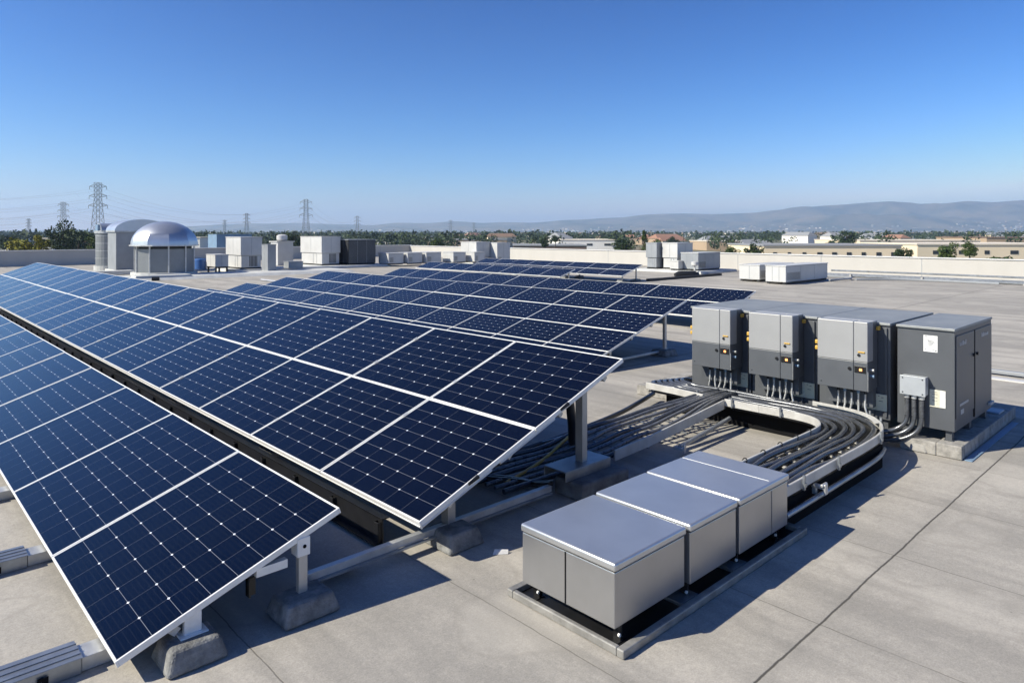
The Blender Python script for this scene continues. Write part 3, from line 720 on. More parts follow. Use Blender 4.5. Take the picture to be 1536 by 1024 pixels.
# main hoses
names = ['outermost thick black hose in the curved cable tray', 'second hose from the outside of the curved tray', 'third hose from the outside of the curved tray', 'fourth hose from the outside, in the middle of the tray curve', 'second hose from the inside of the curved tray', 'innermost thick hose of the curved cable tray']
NH = 6
for k in range(NH):
    f = .13+.74*k/(NH-1)
    pts = []
    base_o = [(6.1, 2.96), (6.6, 2.96), (7.1, 2.96), (7.6, 2.96), (8.2, 2.96), (8.75, 2.99), (9.22, 3.10), (9.58, 3.37), (9.76, 3.75), (9.80, 4.2), (9.80, 4.8), (9.80, 5.4), (9.79, 5.95)]
    base_i = [(6.1, 3.60), (6.6, 3.60), (7.1, 3.60), (7.6, 3.60), (8.1, 3.60), (8.42, 3.61), (8.72, 3.68), (8.93, 3.85), (9.0, 4.1), (9.02, 4.4), (9.03, 4.9), (9.05, 5.4), (9.08, 5.95)]
    for i, (o, n_) in enumerate(zip(base_o, base_i)):
        wob = (.022 if i < 5 else .008)
        x = o[0]*(1-f)+n_[0]*f+random.uniform(-wob, wob)*.5; y = o[1]*(1-f)+n_[1]*f+random.uniform(-wob, wob)
        z = .372+.012*math.sin(i*1.3+k*2)+(.02 if i in (2, 3) and k % 2 else 0)
        if i == 0: z = .30
        pts.append((x, y, z))
    ex = .13+.1*k
    xl = pts[-1][0]
    pts += [(xl, 6.10+.02*k, .385), (xl+.03, 6.25+.03*k, .39), (xl+.14, 6.36+.04*k, .39), (xl+.34, 6.38+.04*k, .37), (max(xl+.6, 10.15), 6.36+.035*k, .28)]
    q = MB(); q.ring(smooth_path(pts), .031, 12)
    tag(q.build('cable_hose', M['conduit'], smooth=True, org=(7.0, 3.3, 0)), names[k], 'cable', 'thick hoses in the curved cable tray')
# lighter thin lines between the hoses
for k in range(4):
    f = .14+.70*k/3
    pts = [((9.8*(1-f)+9.03*f), 4.3+.1*math.sin(k), .345), ((9.8*(1-f)+9.05*f), 5.0, .35), ((9.8*(1-f)+9.06*f)+random.uniform(-.03, .03), 5.6, .35), (9.79*(1-f)+9.1*f, 6.1, .35), (9.79*(1-f)+9.1*f+.05, 6.5+.03*k, .34), (9.85*(1-f)+9.5*f, 6.72, .30), (10.2, 6.8-.04*k, .22)]
    q = MB(); q.ring(smooth_path(pts), .013, 8)
    tag(q.build('cable', M['rubber'] if k % 2 else M['conduit'], smooth=True, org=(9.4, 5, 0)), 'thin cable lying between the thick hoses in front of the inverters', 'cable', 'thin cables in front of the inverters')

# straight branch towards the arrays
tU = thing('cable_tray', (7.7, 5.1, 0), 'straight cable tray branch running from the inverters towards the front solar array', 'cable tray')
rail([(8.99, 5.12, .42), (8.2, 5.10, .36), (7.2, 5.10, .28), (6.5, 5.12, .24)], 'side_rail', tU, M['tray'], h=.13)
q = MB()
for x in np.arange(6.6, 8.9, .3): q.box(x, x+.03, 5.14, 6.2, .10, .115)
q.box(6.4, 8.9, 6.2, 6.22, .06, .12)
q.build('rungs', M['galv'], tU)
q = MB(); q.ring(smooth_path([(8.9, 4.98, .20), (8.3, 4.94, .16), (7.75, 4.9, .13), (7.5, 4.88, .12)]), .03, 10); q.build('rail_tube', M['galv'], tU, smooth=True)
q = MB(); q.box(7.46, 7.56, 4.82, 4.95, .09, .12); q.box(7.48, 7.52, 4.80, 4.82, .06, .16); q.build('clamp', M['galv_light'], tU)
MB().box(9.30, 9.38, 4.0, 6.3, .003, .285).build('under_tray_shade', M['seam'], tU, bevel=.01)  # black bar added as shade below the hoses
for k in range(7):
    f = k/6
    y0 = 5.22+.86*f
    pts = [(9.55-.05*(k % 3), 5.25+.1*f+.03*k, .40), (9.15, 5.22+.35*f, .405), (8.8, 5.24+.5*f, .36-.03*f), (8.3, 5.22+.72*f+random.uniform(-.03, .03), .26), (7.8, y0+random.uniform(-.05, .05), .19+random.uniform(0, .04)),
           (7.3, y0+random.uniform(-.05, .05), .16+random.uniform(0, .03)), (6.8, y0+random.uniform(-.05, .05), .13+random.uniform(0, .03)), (6.3, y0+.05+random.uniform(-.04, .04), .09), (5.7, y0+.16, .06), (5.0, y0+.2, .05)]
    q = MB(); q.ring(smooth_path(pts), .023 if k % 3 else .030, 10)
    tag(q.build('cable', M['conduit'] if k % 3 == 0 else M['conduit_mid'], smooth=True, org=(7, 5.5, 0)), 'dark cable in the bundle fanning out between front solar array and inverters', 'cable', 'bundled cables of the straight branch')
q = MB(); q.ring(smooth_path([(9.6, 6.75, .14), (9.0, 6.6, .12), (8.3, 6.45, .10), (7.4, 6.35, .08), (6.4, 6.3, .06), (5.4, 6.3, .05)]), .035, 12)
tag(q.build('cable', M['rubber'], smooth=True, org=(7, 6.4, 0)), 'thickest black cable along the far side of the bundle', 'cable')
q = MB(); q.ring(smooth_path([(5.2, 5.6, .05), (5.9, 5.75, .09), (6.5, 5.95, .15), (6.9, 6.1, .17)]), .02, 8)
tag(q.build('cable', M['yellow'], smooth=True, org=(6, 5.8, 0)), 'yellowish cable beside the rear leg of the front array', 'cable')
q = MB(); q.ring(smooth_path([(6.02, 5.75, 1.22), (6.22, 5.72, 1.10), (6.34, 5.70, .80), (6.42, 5.72, .45), (6.60, 5.85, .12), (6.9, 5.95, .1)]), .055, 12)
tag(q.build('cable_hose', M['rubber'], smooth=True, org=(6.2, 5.7, 0)), 'black hose hanging from the back edge of the front solar array', 'cable')
q = MB(); q.box(5.85, 6.1, 5.66, 5.84, 1.0, 1.3); tag(q.build('combiner_box', M['hvac_g'], org=(6, 5.75, 1), bevel=.01), 'small grey box under the top edge of the front array', 'box')
q = MB(); q.frust(5.95, 6.2, 6.9, 7.3, .003, .42, .05); tag(q.build('cable_cover', M['black'], org=(6, 7, 0), bevel=.03), 'black cable cover standing behind the rear leg', 'cover')
for k in range(2):
    q = MB(); q.ring(smooth_path([(5.0, 6.0+.12*k, .05), (5.3, 5.6+.1*k, .05), (5.42, 5.3+.08*k, .05), (5.5+.05*k, 5.22, .06)]), .03, 8)
    tag(q.build('cable', M['rubber'], smooth=True, org=(5.2, 5.6, 0)), 'black cable on the roof in the shade under the front array', 'cable', 'cables in the shade under the array')
# torn piece of membrane on the roof
q = MB(); q.add([(4.02, 4.50, .003), (4.13, 4.42, .003), (4.15, 4.44, .03), (4.06, 4.52, .035), (4.1, 4.50, .004)], ((0, 1, 2, 3), (1, 4, 2), (0, 3, 4), (2, 4, 3)))
tag(q.build('paper_scrap', M['coping'], org=(4.08, 4.46, 0)), 'small pale scrap lying at the edge of the shadow', 'scrap')

# conduits crossing the roof behind the cabinets
q = MB(); q.box(16.3, 16.42, -12, 3.9, .03, .10); q.box(16.43, 16.48, -12, 3.9, .06, .09)
tag(q.build('roof_conduit', M['hvac_g'], org=(16.4, 0, 0), bevel=.01), 'straight flat conduit on the roof right behind the end cabinet', 'conduit')
q = MB(); q.box(15.75, 15.95, -12, 3.6, .003, .03)
tag(q.build('walkway_strip', M['coping'], org=(15.8, 0, 0)), 'pale strip on the roof beside the flat conduit', 'strip')
for k, (x, z) in enumerate(((45.2, .10), (46.0, .14), (47.2, .3))):
    q = MB(); q.ring(smooth_path([(x, 22-1.5*k, z), (x+.1, 14, z), (x-.1, 6, z), (x, -2, z), (x-.2, -14, z)]), .06+.02*(k == 0), 8)
    t = q.build('roof_pipe', M['galv'], smooth=True, org=(x, 4, 0))
    tag(t, ['nearest thin pipe along the foot of the sunlit parapet', 'middle pipe along the foot of the sunlit parapet', 'pipe closest to the sunlit parapet'][k], 'pipe')
for y in (13, 8, 3, -2, 17):
    q = MB(); q.frust(44.9, 46.4, y-.15, y+.15, .003, .08, .03); q.box(45.1, 45.3, y-.05, y+.05, .08, .2)
    tag(q.build('pipe_support', M['pad'], org=(45.6, y, 0)), 'low block supporting the pipes along the parapet foot', 'support', 'pipe supports along the parapet')

# ================================================================ ROOFTOP UNITS IN THE BACKGROUND
def upstand(x0, x1, y0, y1, h, label, name='equipment_curb'):
    q = MB(); q.frust(x0, x1, y0, y1, .003, h, .06); return tag(q.build(name, M['curbroof'], org=((x0+x1)/2, (y0+y1)/2, 0), bevel=.03), label, 'curb')
def unit(x0, x1, y0, y1, z0, z1, label, m='hvac', m2=None, split=None, coil='x', feet=True, cat='air conditioner', name='air_conditioner', seams=1, group=None):
    t = thing(name, ((x0+x1)/2, (y0+y1)/2, z0), label, cat, group)
    zb = z0+.10 if feet else z0+.004
    if split:
        zs = z0+(z1-z0)*split
        MB().box(x0+.07, x1-.07, y0+.07, y1-.07, zb, zs).build('lower_case', M[m], t, bevel=.02)
        MB().box(x0, x1, y0, y1, zs+.01, z1-.05).build('upper_case', M[m2 or m], t, bevel=.02)
        # condenser slots on both seen faces
        q = MB(); w = (x1-x0)
        for k in range(6): q.box(x0+w*.42+k*w*.065, x0+w*.42+k*w*.065+w*.035, y0+.062, y0+.0685, zb+.08, zs-.05)
        q.build('grille', M['hvac_k'], t)
        q = MB(); w = (y1-y0)
        for k in range(2): q.box(x0+.062, x0+.0685, y0+w*.25+k*w*.16, y0+w*.25+k*w*.16+.07, zb+.05, zs-.05)
        q.build('post_gap', M['hvac_g'], t)
    else:
        MB().box(x0, x1, y0, y1, zb, z1-.05).build('case', M[m], t, bevel=.02)
    MB().box(x0-.03, x1+.03, y0-.03, y1+.03, z1-.048, z1).build('top_cover', M[m2 or m], t, bevel=.015)
    for k in range(1, seams+1):
        q = MB(); y = y0+(y1-y0)*k/(seams+1); q.box(x0-.006, x0-.001, y-.012, y+.012, zb+.05 if not split else z0+(z1-z0)*split+.05, z1-.08)
        q.build('panel_seam', M['hvac_g'], t); q = MB()
        x = x0+(x1-x0)*k/(seams+1); q.box(x-.012, x+.012, y0-.006, y0-.001, zb+.05 if not split else z0+(z1-z0)*split+.05, z1-.08)
        q.build('panel_seam', M['hvac_g'], t)
    if feet:
        for ya in (y0+.05, y1-.2): MB().box(x0+.05, x1-.05, ya, ya+.15, z0+.002, zb).build('skid', M['hvac_k'], t)
        if (x1-x0) > 1.2:      # side grille on the camera-side face
            q = MB()
            for k in range(9): q.box(x0+.12, x0+(x1-x0)*.32, y0-.008, y0-.0015, zb+.12+k*.045, zb+.135+k*.045)
            if not split: q.build('grille', M['hvac_k'], t)
    return t
# domed ventilators at the left
def gore_dome(cx, cy, z, r, h, n, name, parent, m, rot=0):
    q = MB(); K = 12; vs = []
    for i in range(K):
        a = math.pi/2*i/K
        rr = r*math.cos(a); zz = z+h*math.sin(a)
        for j in range(n):
            b = rot+2*math.pi*j/n; vs.append((cx+rr*math.cos(b), cy+rr*math.sin(b), zz))
    vs.append((cx, cy, z+h))
    fs = [(i*n+j, i*n+(j+1) % n, (i+1)*n+(j+1) % n, (i+1)*n+j) for i in range(K-1) for j in range(n)]
    fs += [((K-1)*n+j, (K-1)*n+(j+1) % n, K*n) for j in range(n)]
    q.add(vs, fs); o = q.build(name, m, parent, smooth=True, sa=30); return o
cx, cy = ray(247, 44.8)
tV = thing('roof_ventilator', (cx, cy, 0), 'large ventilator with shiny silver dome on a louvred drum', 'ventilator', 'silver domed ventilators')
def ngon(cx, cy, r, n, rot=0): return [(cx+r*math.cos(rot+2*math.pi*j/n), cy+r*math.sin(rot+2*math.pi*j/n)) for j in range(n)]
MB().prism(ngon(cx, cy, 1.95, 24), .003, .30).build('curb', M['curbroof'], tV, bevel=.02)
MB().prism(ngon(cx, cy, 1.72, 10, .15), .30, 1.78).build('drum', M['louvre'], tV)
q = MB()
for k in range(24): q.prism(ngon(cx, cy, 1.735, 10, .15), .36+k*.057, .36+k*.057+.022)
q.build('louvres', M['hvac_g'], tV)
for (x, y) in ngon(cx, cy, 1.745, 10, .15): MB().box(x-.035, x+.035, y-.035, y+.035, .30, 1.95).build('corner_post', M['galv_light'], tV)
MB().prism(ngon(cx, cy, 1.60, 10, .15), 1.78, 1.95).build('dark_gap', M['hvac_k'], tV)
MB().prism(ngon(cx, cy, 2.03, 16, .15), 1.95, 2.03).build('rim', M['galv_light'], tV)
gore_dome(cx, cy, 2.03, 1.99, 1.5, 10, 'dome', tV, M['dome'], .15)
# barrel hood joined to the dome's back left
def barrel(x0, x1, y0, y1, z, h, name, parent, m, axis='y', K=16):
    q = MB(); vs = []
    for i in range(K+1):
        a = math.pi*i/K
        if axis == 'y':
            x = (x0+x1)/2-(x1-x0)/2*math.cos(a); zz = z+h*math.sin(a); vs += [(x, y0, zz), (x, y1, zz)]
        else:
            y = (y0+y1)/2-(y1-y0)/2*math.cos(a); zz = z+h*math.sin(a); vs += [(x0, y, zz), (x1, y, zz)]
    fs = [(2*i, 2*i+1, 2*i+3, 2*i+2) for i in range(K)]+[tuple(range(0, 2*K+2, 2)), tuple(range(2*K+1, 0, -2)), (0, 2*K, 2*K+1, 1)]
    q.add(vs, fs); return q.build(name, m, parent, smooth=True, sa=50)
cx2, cy2 = ray(205, 50.0)
t2 = thing('roof_ventilator', (cx2, cy2, 0), 'ventilator with curved silver hood over a plain grey duct, behind the dome', 'ventilator', 'silver domed ventilators')
MB().box(cx2-1.5, cx2+.9, cy2-.7, cy2+1.5, .2, 2.85).build('duct', M['hvac_g'], t2, bevel=.02)
MB().box(cx2-1.65, cx2+1.05, cy2-.85, cy2+1.65, .003, .2).build('curb', M['curbroof'], t2, bevel=.02)
MB().box(cx2-1.6, cx2+2.0, cy2-.8, cy2+1.6, 2.85, 2.95).build('rim', M['galv_light'], t2)
barrel(cx2-1.6, cx2+2.0, cy2-.8, cy2+1.6, 2.95, .80, 'hood', t2, M['dome'], 'y')
cx3, cy3 = ray(166, 52)
t3 = thing('ventilation_tower', (cx3, cy3, 0), 'ribbed grey cylinder tower with blue tinted slanted hood, leftmost of the ventilators', 'ventilator')
MB().prism(ngon(cx3, cy3, .98, 28), .35, 2.75).build('drum', M['louvre'], t3)
MB().prism(ngon(cx3, cy3, 1.1, 28), .003, .35).build('curb', M['curbroof'], t3)
q = MB()
for z in (.9, 1.45, 2.0, 2.55): q.prism(ngon(cx3, cy3, 1.0, 28), z, z+.03)
q.build('band', M['galv_light'], t3)
q = MB()
for k in range(24): q.prism(ngon(cx3, cy3, .988, 28), .42+k*.095, .42+k*.095+.02)
q.build('ribs', M['hvac_g'], t3)
MB().prism(ngon(cx3, cy3, 1.05, 28), 2.75, 2.95).build('collar', M['galv_light'], t3)
barrel(cx3-.8, cx3+1.6, cy3-.9, cy3+.9, 2.95, .55, 'hood', t3, M['dome'], 'x')
MB().box(cx3-.95, cx3-.55, cy3-.4, cy3+.3, 2.952, 3.4).build('vent_box', M['hvac_b'], t3)
# odd low things at the ventilators' feet
x, y = ray(285, 52); unit(x, x+1.1, y, y+1.1, .003, .9, 'small grey unit on legs behind the dome', 'hvac_g', feet=True)
x, y = ray(283, 50); q = MB(); q.box(x-.4, x+.3, y-.8, y, 3.0, 3.5)
for i, (px, d, w, lb) in enumerate(((243, 41.5, 1.6, 'low pale curb in front of the domed ventilator'), (165, 46, 1.4, 'low pale curb at the foot of the ribbed tower'),)):
    x, y = ray(px, d); upstand(x-w, x+w, y-.5, y+.5, .28, lb)
q = MB(); q.frust(9.0, 26.0, 43.8, 47.4, .002, .18, .3); tag(q.build('roof_ridge', M['curbroof'], org=(18, 45, 0)), kind='structure')
for i, (px, d) in enumerate(((226, 41.0), (221, 42.0), (233, 40.6))):
    x, y = ray(px, d); q = MB(); q.ring([(x-.2, y, .12), (x+.2, y-.1, .12)], .11, 10)
    tag(q.build('pipe_stub', M['hvac_k'], smooth=True, org=(x, y, 0)), 'short dark pipe piece lying by the foot of the domed ventilator', 'pipe', 'dark pipe pieces by the dome')
x, y = ray(301, 49); q = MB(); q.ring([(x, y, .19), (x, y, .25), (x, y, .9), (x, y, .96)], [.36, .42, .42, .36], 16); tag(q.build('barrel', M['bluebarrel'], smooth=True, org=(x, y, 0)), 'blue barrel right of the domed ventilator', 'barrel')

unit(17.9, 18.8, 48.6, 50.3, .35, 1.30, 'small white box unit on dark legs, left of the tall pair of units', 'hvac_w')
q = MB()
for (xx, yy) in ((17.95, 48.7), (18.7, 48.7), (17.95, 50.1), (18.7, 50.1)): q.box(xx, xx+.1, yy, yy+.1, .003, .35)
tag(q.build('unit_stand', M['hvac_k'], org=(18.3, 49.4, 0)), 'dark leg stand under the small white box unit', 'stand')
upstand(19.2, 22.8, 48.4, 52.6, .20, 'pale curb under the left white air conditioner')
unit(19.88, 21.45, 49.15, 51.9, .20, 2.50, 'tall white air conditioner with slotted base, right of the domed ventilator', 'hvac_w', split=.42)
unit(20.6, 21.2, 46.3, 47.3, .15, 2.0, 'narrow dark grey duct box beside the left white air conditioner', 'hvac_g', feet=False, cat='duct', name='duct_box')
x, y = ray(423, 60)
t = thing('exhaust_stack', (x, y, 0), 'grey exhaust stack with small white cap between the tall units', 'exhaust')
MB().box(x-.7, x+.7, y-.7, y+.7, .003, 2.0).build('case', M['hvac'], t, bevel=.02)
MB().box(x-.8, x+.8, y-.8, y+.8, 2.002, 2.08).build('top_cover', M['hvac_w'], t)
MB().ring([(x, y, 2.08), (x, y, 2.2), (x, y, 2.55), (x, y, 2.65)], [.3, .45, .45, .25], 12).build('cap', M['hvac_w'], t, smooth=True)
upstand(22.5, 26.4, 48.2, 50.2, .25, 'long pale curb between the two white air conditioners')
x, y = ray(439, 50); unit(x-.5, x+.6, y-.4, y+.4, .26, .75, 'flat little vent box on the curb between the white air conditioners', 'hvac_g', feet=False, cat='vent', name='vent_box')
upstand(26.2, 32.3, 48.8, 54.6, .20, 'pale curb under the right white air conditioner and the black coil')
unit(26.78, 28.45, 50.3, 53.9, .20, 2.50, 'tall white air conditioner with slotted base, standing left of the black coil box', 'hvac_w', split=.42)
t = unit(28.75, 31.3, 49.6, 52.0, .20, 2.25, 'big black condenser coil box beside the right white air conditioner', 'hvac_k', m2='hvac_g', seams=2, cat='condenser', name='condenser')
q = MB()
for k in range(26): q.box(28.8, 31.25, 49.585, 49.599, .36+k*.07, .375+k*.07)
q.build('fins', M['hvac_g'], t)
# blue unit beyond the parapet, on the next roof
x, y = ray(345, 96); t = unit(x-2.4, x+2.4, y-1.6, y+1.6, .0, 2.6, 'blue-grey plant box just beyond the left parapet', 'hvac_b', m2='hvac_b', feet=False, cat='plant box', name='plant_box')
MB().box(x-3.5, x+3.5, y-2.5, y+2.5, -8, -.004).build('plinth', M['parapet'], t)
# row of low units in the middle
xs = [(31.9, 33.4, 48.6), (33.6, 35.1, 48.3), (35.3, 36.9, 48.0), (37.6, 39.0, 47.2), (39.4, 40.6, 46.5)]
lows = ['first low white unit beside the black coil box', 'second low white unit in the short row', 'third low white unit in the short row', 'fourth low white unit, set back towards the tall pair', 'last low white unit at the foot of the tall pair']
for (a, b, y), lb in zip(xs, lows):
    unit(a, b, y, y+1.5, .15, 1.12, lb, 'hvac_w', group='low white units in the middle', seams=0)
unit(36.4, 40.3, 52.5, 53.7, .15, 1.0, 'long flat white duct behind the row of low units', 'hvac_w', cat='duct', name='duct_box', seams=3)
t = unit(40.3, 41.9, 47.3, 49.5, .60, 1.98, 'white boxy unit raised on a stand, left one of the tall pair in the middle', 'hvac_w', feet=False)
q = MB(); q.box(40.4, 41.8, 47.4, 49.4, .003, .60); q.build('stand', M['hvac'], t)
unit(42.0, 43.6, 46.4, 48.2, .003, 1.9, 'grey-blue panelled unit, right one of the tall pair in the middle', 'hvac', m2='hvac')
# right hand group
upstand(41.3, 46.2, 25.2, 31.0, .18, 'pale curb under the group of units by the sunlit parapet')
unit(42.15, 43.9, 29.35, 30.3, .18, 2.08, 'dark grey tall cooling unit, left of the pair at the sunlit parapet', 'hvac_g', split=.42)
unit(42.6, 44.6, 27.9, 29.2, .18, 2.08, 'light grey tall cooling unit, right of the pair at the sunlit parapet', 'hvac', m2='hvac_w', split=.42)
unit(42.1, 45.0, 25.9, 27.3, .18, 1.42, 'wide grey low unit with double doors, right of the tall pair', 'hvac_g', m2='hvac', seams=2)
unit(41.5, 42.05, 27.1, 27.8, .18, .85, 'little white box in front of the wide grey unit', 'hvac_w', seams=0)
x, y = ray(1042, 46.8); q = MB(); q.ring([(x, y, .18), (x, y, .55)], .06, 8); q.ring([(x, y, .55), (x, y, .62), (x, y, .82), (x, y, .88)], [.1, .24, .24, .12], 12)
tag(q.build('mushroom_vent', M['hvac_w'], smooth=True, org=(x, y, 0)), 'small white mushroom vent in front of the wide grey unit', 'vent')
x, y = ray(1030, 44.2); q = MB(); q.ring([(x-.7, y+.4, .12), (x-.4, y+.3, .18), (x+.4, y-.3, .18), (x+.7, y-.4, .12)], [.12, .2, .2, .12], 10)
tag(q.build('sandbag', M['hvac_k'], smooth=True, org=(x, y, 0)), 'dark bag lying before the units at the sunlit parapet', 'bag')
unit(37.2, 41.5, 18.95, 20.2, .03, .98, 'left one of the two long low light boxes on the roof', 'hvac', m2='hvac', seams=1, group='long low boxes')
unit(36.3, 41.7, 17.0, 18.15, .03, 1.03, 'right one of the two long low light boxes, reaching farther to the right', 'hvac', m2='hvac', seams=2, group='long low boxes')
for (a, b, y0, y1) in ((36.9, 38.4, 18.8, 20.3), (36.0, 37.6, 16.8, 18.3)):
    pass
# pipe run by the low boxes and by the far array
for i, pts in enumerate((((40.5, 16.4, .1), (42.6, 16.0, .12), (43.5, 17.2, .12), (44.2, 19.5, .12), (44.5, 22, .1)), ((42.0, 15.5, .1), (43.8, 14.0, .1), (44.2, 12.0, .1), (44.0, 9, .1)))):
    q = MB(); q.ring(smooth_path(pts), .06, 8); tag(q.build('roof_pipe', M['hvac_g'], smooth=True, org=pts[0]), ['grey pipe bending round behind the long low boxes', 'grey pipe running right from the long low boxes'][i], 'pipe')
q = MB(); q.box(33.2, 41.2, 23.6, 23.85, .003, .14)
tag(q.build('cable_duct', M['hvac_k'], org=(36, 23.7, 0)), 'dark cable duct from the farthest solar array to the units by the parapet', 'duct')

# ================================================================ VEGETATION
def leaf_mat(name, a, b):
    m, n, l, bs = new_mat(name)
    tc = n.new('ShaderNodeTexCoord'); z = n.new('ShaderNodeTexNoise'); z.inputs['Scale'].default_value = .5; z.inputs['Detail'].default_value = 5
    l.new(tc.outputs['Object'], z.inputs['Vector'])
    r = n.new('ShaderNodeValToRGB'); l.new(z.outputs['Fac'], r.inputs[0]); e = r.color_ramp.elements
    e[0].position = .38; e[0].color = (*a, 1); e[1].position = .62; e[1].color = (*b, 1)
    l.new(r.outputs[0], bs.inputs['Base Color']); bs.inputs['Roughness'].default_value = .7
    bs.inputs['Specular IOR Level'].default_value = .2
    return m
M['leaf_dark'] = leaf_mat('dark_foliage', (.018, .035, .012), (.05, .075, .025))
M['leaf_mid'] = leaf_mat('green_foliage', (.035, .065, .018), (.085, .115, .03))
M['leaf_yellow'] = leaf_mat('yellow_foliage', (.12, .13, .015), (.26, .23, .03))
def leaf_quads(centres, sizes, rg):
    """numpy: one random oriented quad per centre"""
    n = len(centres); nrm = rg.normal(size=(n, 3)); nrm[:, 2] = np.abs(nrm[:, 2])*.8+.2; nrm /= np.linalg.norm(nrm, axis=1)[:, None]
    a = np.cross(nrm, rg.normal(size=(n, 3))); a /= np.linalg.norm(a, axis=1)[:, None]; b = np.cross(nrm, a)
    s = np.asarray(sizes)[:, None]
    k = rg.uniform(.55, 1.15, size=(n, 4, 1))
    c = np.stack([centres-a*s*k[:, 0], centres-b*s*.8*k[:, 1], centres+a*s*k[:, 2], centres+b*s*.8*k[:, 3]], 1)
    return c.reshape(-1, 3)
def quads_object(name, V, m, parent=None, org=(0, 0, 0)):
    V = V-np.array(org); n = len(V)//4
    me = bpy.data.meshes.new(name); me.vertices.add(len(V)); me.vertices.foreach_set('co', V.astype(np.float32).ravel())
    me.loops.add(len(V)); me.loops.foreach_set('vertex_index', np.arange(len(V), dtype=np.int32))
    me.polygons.add(n); me.polygons.foreach_set('loop_start', np.arange(0, len(V), 4, dtype=np.int32))
    me.materials.append(m); me.update(calc_edges=True); me.validate()
    o = bpy.data.objects.new(name, me); col.objects.link(o)
    if parent is not None: o.parent = parent
    else: o.location = org
    return o
def crown_points(cx, cy, cz, rx, rz, n, rg, lobes=9, conical=False):
    L = []
    for _ in range(lobes):
        v = rg.normal(size=3); v /= np.linalg.norm(v); f = rg.uniform(.35, .8)
        if conical:
            t = rg.uniform(0, 1); L.append((rg.normal()*rx*.35*(1-t), rg.normal()*rx*.35*(1-t), -rz+2*rz*t, rx*(.62*(1-t)+.12)))
        else: L.append((v[0]*rx*f, v[1]*rx*f, v[2]*rz*f, rx*rg.uniform(.3, .5)))
    out = np.empty((n, 3))
    idx = rg.integers(0, lobes, n); u = rg.normal(size=(n, 3)); u /= np.linalg.norm(u, axis=1)[:, None]
    rr = rg.uniform(.55, 1.08, n)
    Larr = np.array(L)[idx]
    out[:, 0] = cx+Larr[:, 0]+u[:, 0]*Larr[:, 3]*rr; out[:, 1] = cy+Larr[:, 1]+u[:, 1]*Larr[:, 3]*rr
    out[:, 2] = cz+Larr[:, 2]+u[:, 2]*Larr[:, 3]*rr*(.8 if not conical else 1.1)
    return out
def tree(px, ytop, wpx, d, m, label, seed, conical=False, base=-8, cat='tree', group=None, n=2600):
    rg = np.random.default_rng(seed); x, y = ray(px, d); top = CAM_H-(ytop-349)*d/1041; r = wpx/2*d/1041
    t = thing('tree', (x, y, base), label, cat, group)
    rz = min((top-base)*.46, r*1.15) if not conical else (top-base)*.45
    cz = top-rz
    tr = MB(); tr.ring([(x, y, base), (x+.1, y, base+(cz-base)*.5), (x, y+.1, cz), (x, y, cz+rz*.5)], [r*.09+.08, r*.07+.06, r*.05+.04, .03], 8)
    for k in range(7):
        a = k*.9; z0 = cz-rz*.6+k*rz*.12; tr.ring([(x, y, z0), (x+math.cos(a)*r*.35, y+math.sin(a)*r*.35, z0+rz*.25), (x+math.cos(a)*r*.7, y+math.sin(a)*r*.7, z0+rz*.45)], [r*.04+.03, r*.025+.02, .02], 5)
    tr.build('trunk', M['bark'], t, smooth=True)
    P = crown_points(x, y, cz, r, rz, n, rg, 16 if not conical else 22, conical)
    quads_object('crown', leaf_quads(P, rg.uniform(.5, 1.3, n)*r*.085, rg), m, t, (x, y, base))
    return t
D, G, Yl = M['leaf_dark'], M['leaf_mid'], M['leaf_yellow']
tree(95, 333, 48, 170, D, 'big dark green tree rising above the left parapet', 1)
tree(118, 346, 50, 190, D, 'lower dark tree merging into the right side of the big tree', 2)
tree(38, 347, 62, 130, Yl, 'round yellow-green tree behind the left parapet', 3)
tree(62, 352, 30, 128, Yl, 'smaller yellowish bush right of the round yellow tree', 4)
tree(14, 345, 30, 260, D, 'dark tree at the left edge of the view', 5)
tree(138, 352, 26, 150, G, 'green tree left of the ribbed ventilation tower', 6)
tree(440, 346, 30, 210, D, 'dark tree between the two white air conditioners', 7)
tree(655, 354, 30, 230, G, 'bushy green tree behind the row of low white units', 8)
tree(818, 352, 16, 260, D, 'slim dark tree, left one of a pair beyond the parapet', 9)
tree(833, 350, 14, 300, D, 'slim dark tree, right one of a pair beyond the parapet', 10)
tree(966, 344, 26, 180, G, 'tall pointed green conifer left of the paired cooling units', 11, conical=True)
tree(938, 358, 40, 175, D, 'broad dark bush left of the pointed conifer', 12)
tree(985, 356, 30, 185, G, 'green bush peeping out right of the pointed conifer', 13)
tree(880, 372, 26, 120, G, 'low green bush just over the parapet, left of the conifer', 14)
tree(1130, 363, 30, 160, D, 'compact tree above the two long low boxes', 15)
tree(1098, 367, 26, 170, G, 'low bush left of the compact tree', 16)
tree(1270, 343, 26, 330, D, 'tall dark tree behind the long cream building', 17)
tree(1246, 360, 16, 300, D, 'small dark bush left of the tall dark tree', 18)
tree(1355, 366, 26, 140, D, 'dark bush in front of the cream building, left of the double tree', 19)
tree(1424, 362, 38, 130, G, 'wide bushy tree, left half of the double tree', 20)
tree(1455, 360, 24, 132, G, 'upright bushy tree, right half of the double tree', 21)
tree(1500, 376, 44, 110, D, 'low spreading bush at the right behind the parapet', 22)
tree(1010, 352, 20, 420, D, 'dark round tree among the houses right of the conifer', 23)
tree(1075, 352, 20, 500, D, 'small round tree among the tan fields', 24)

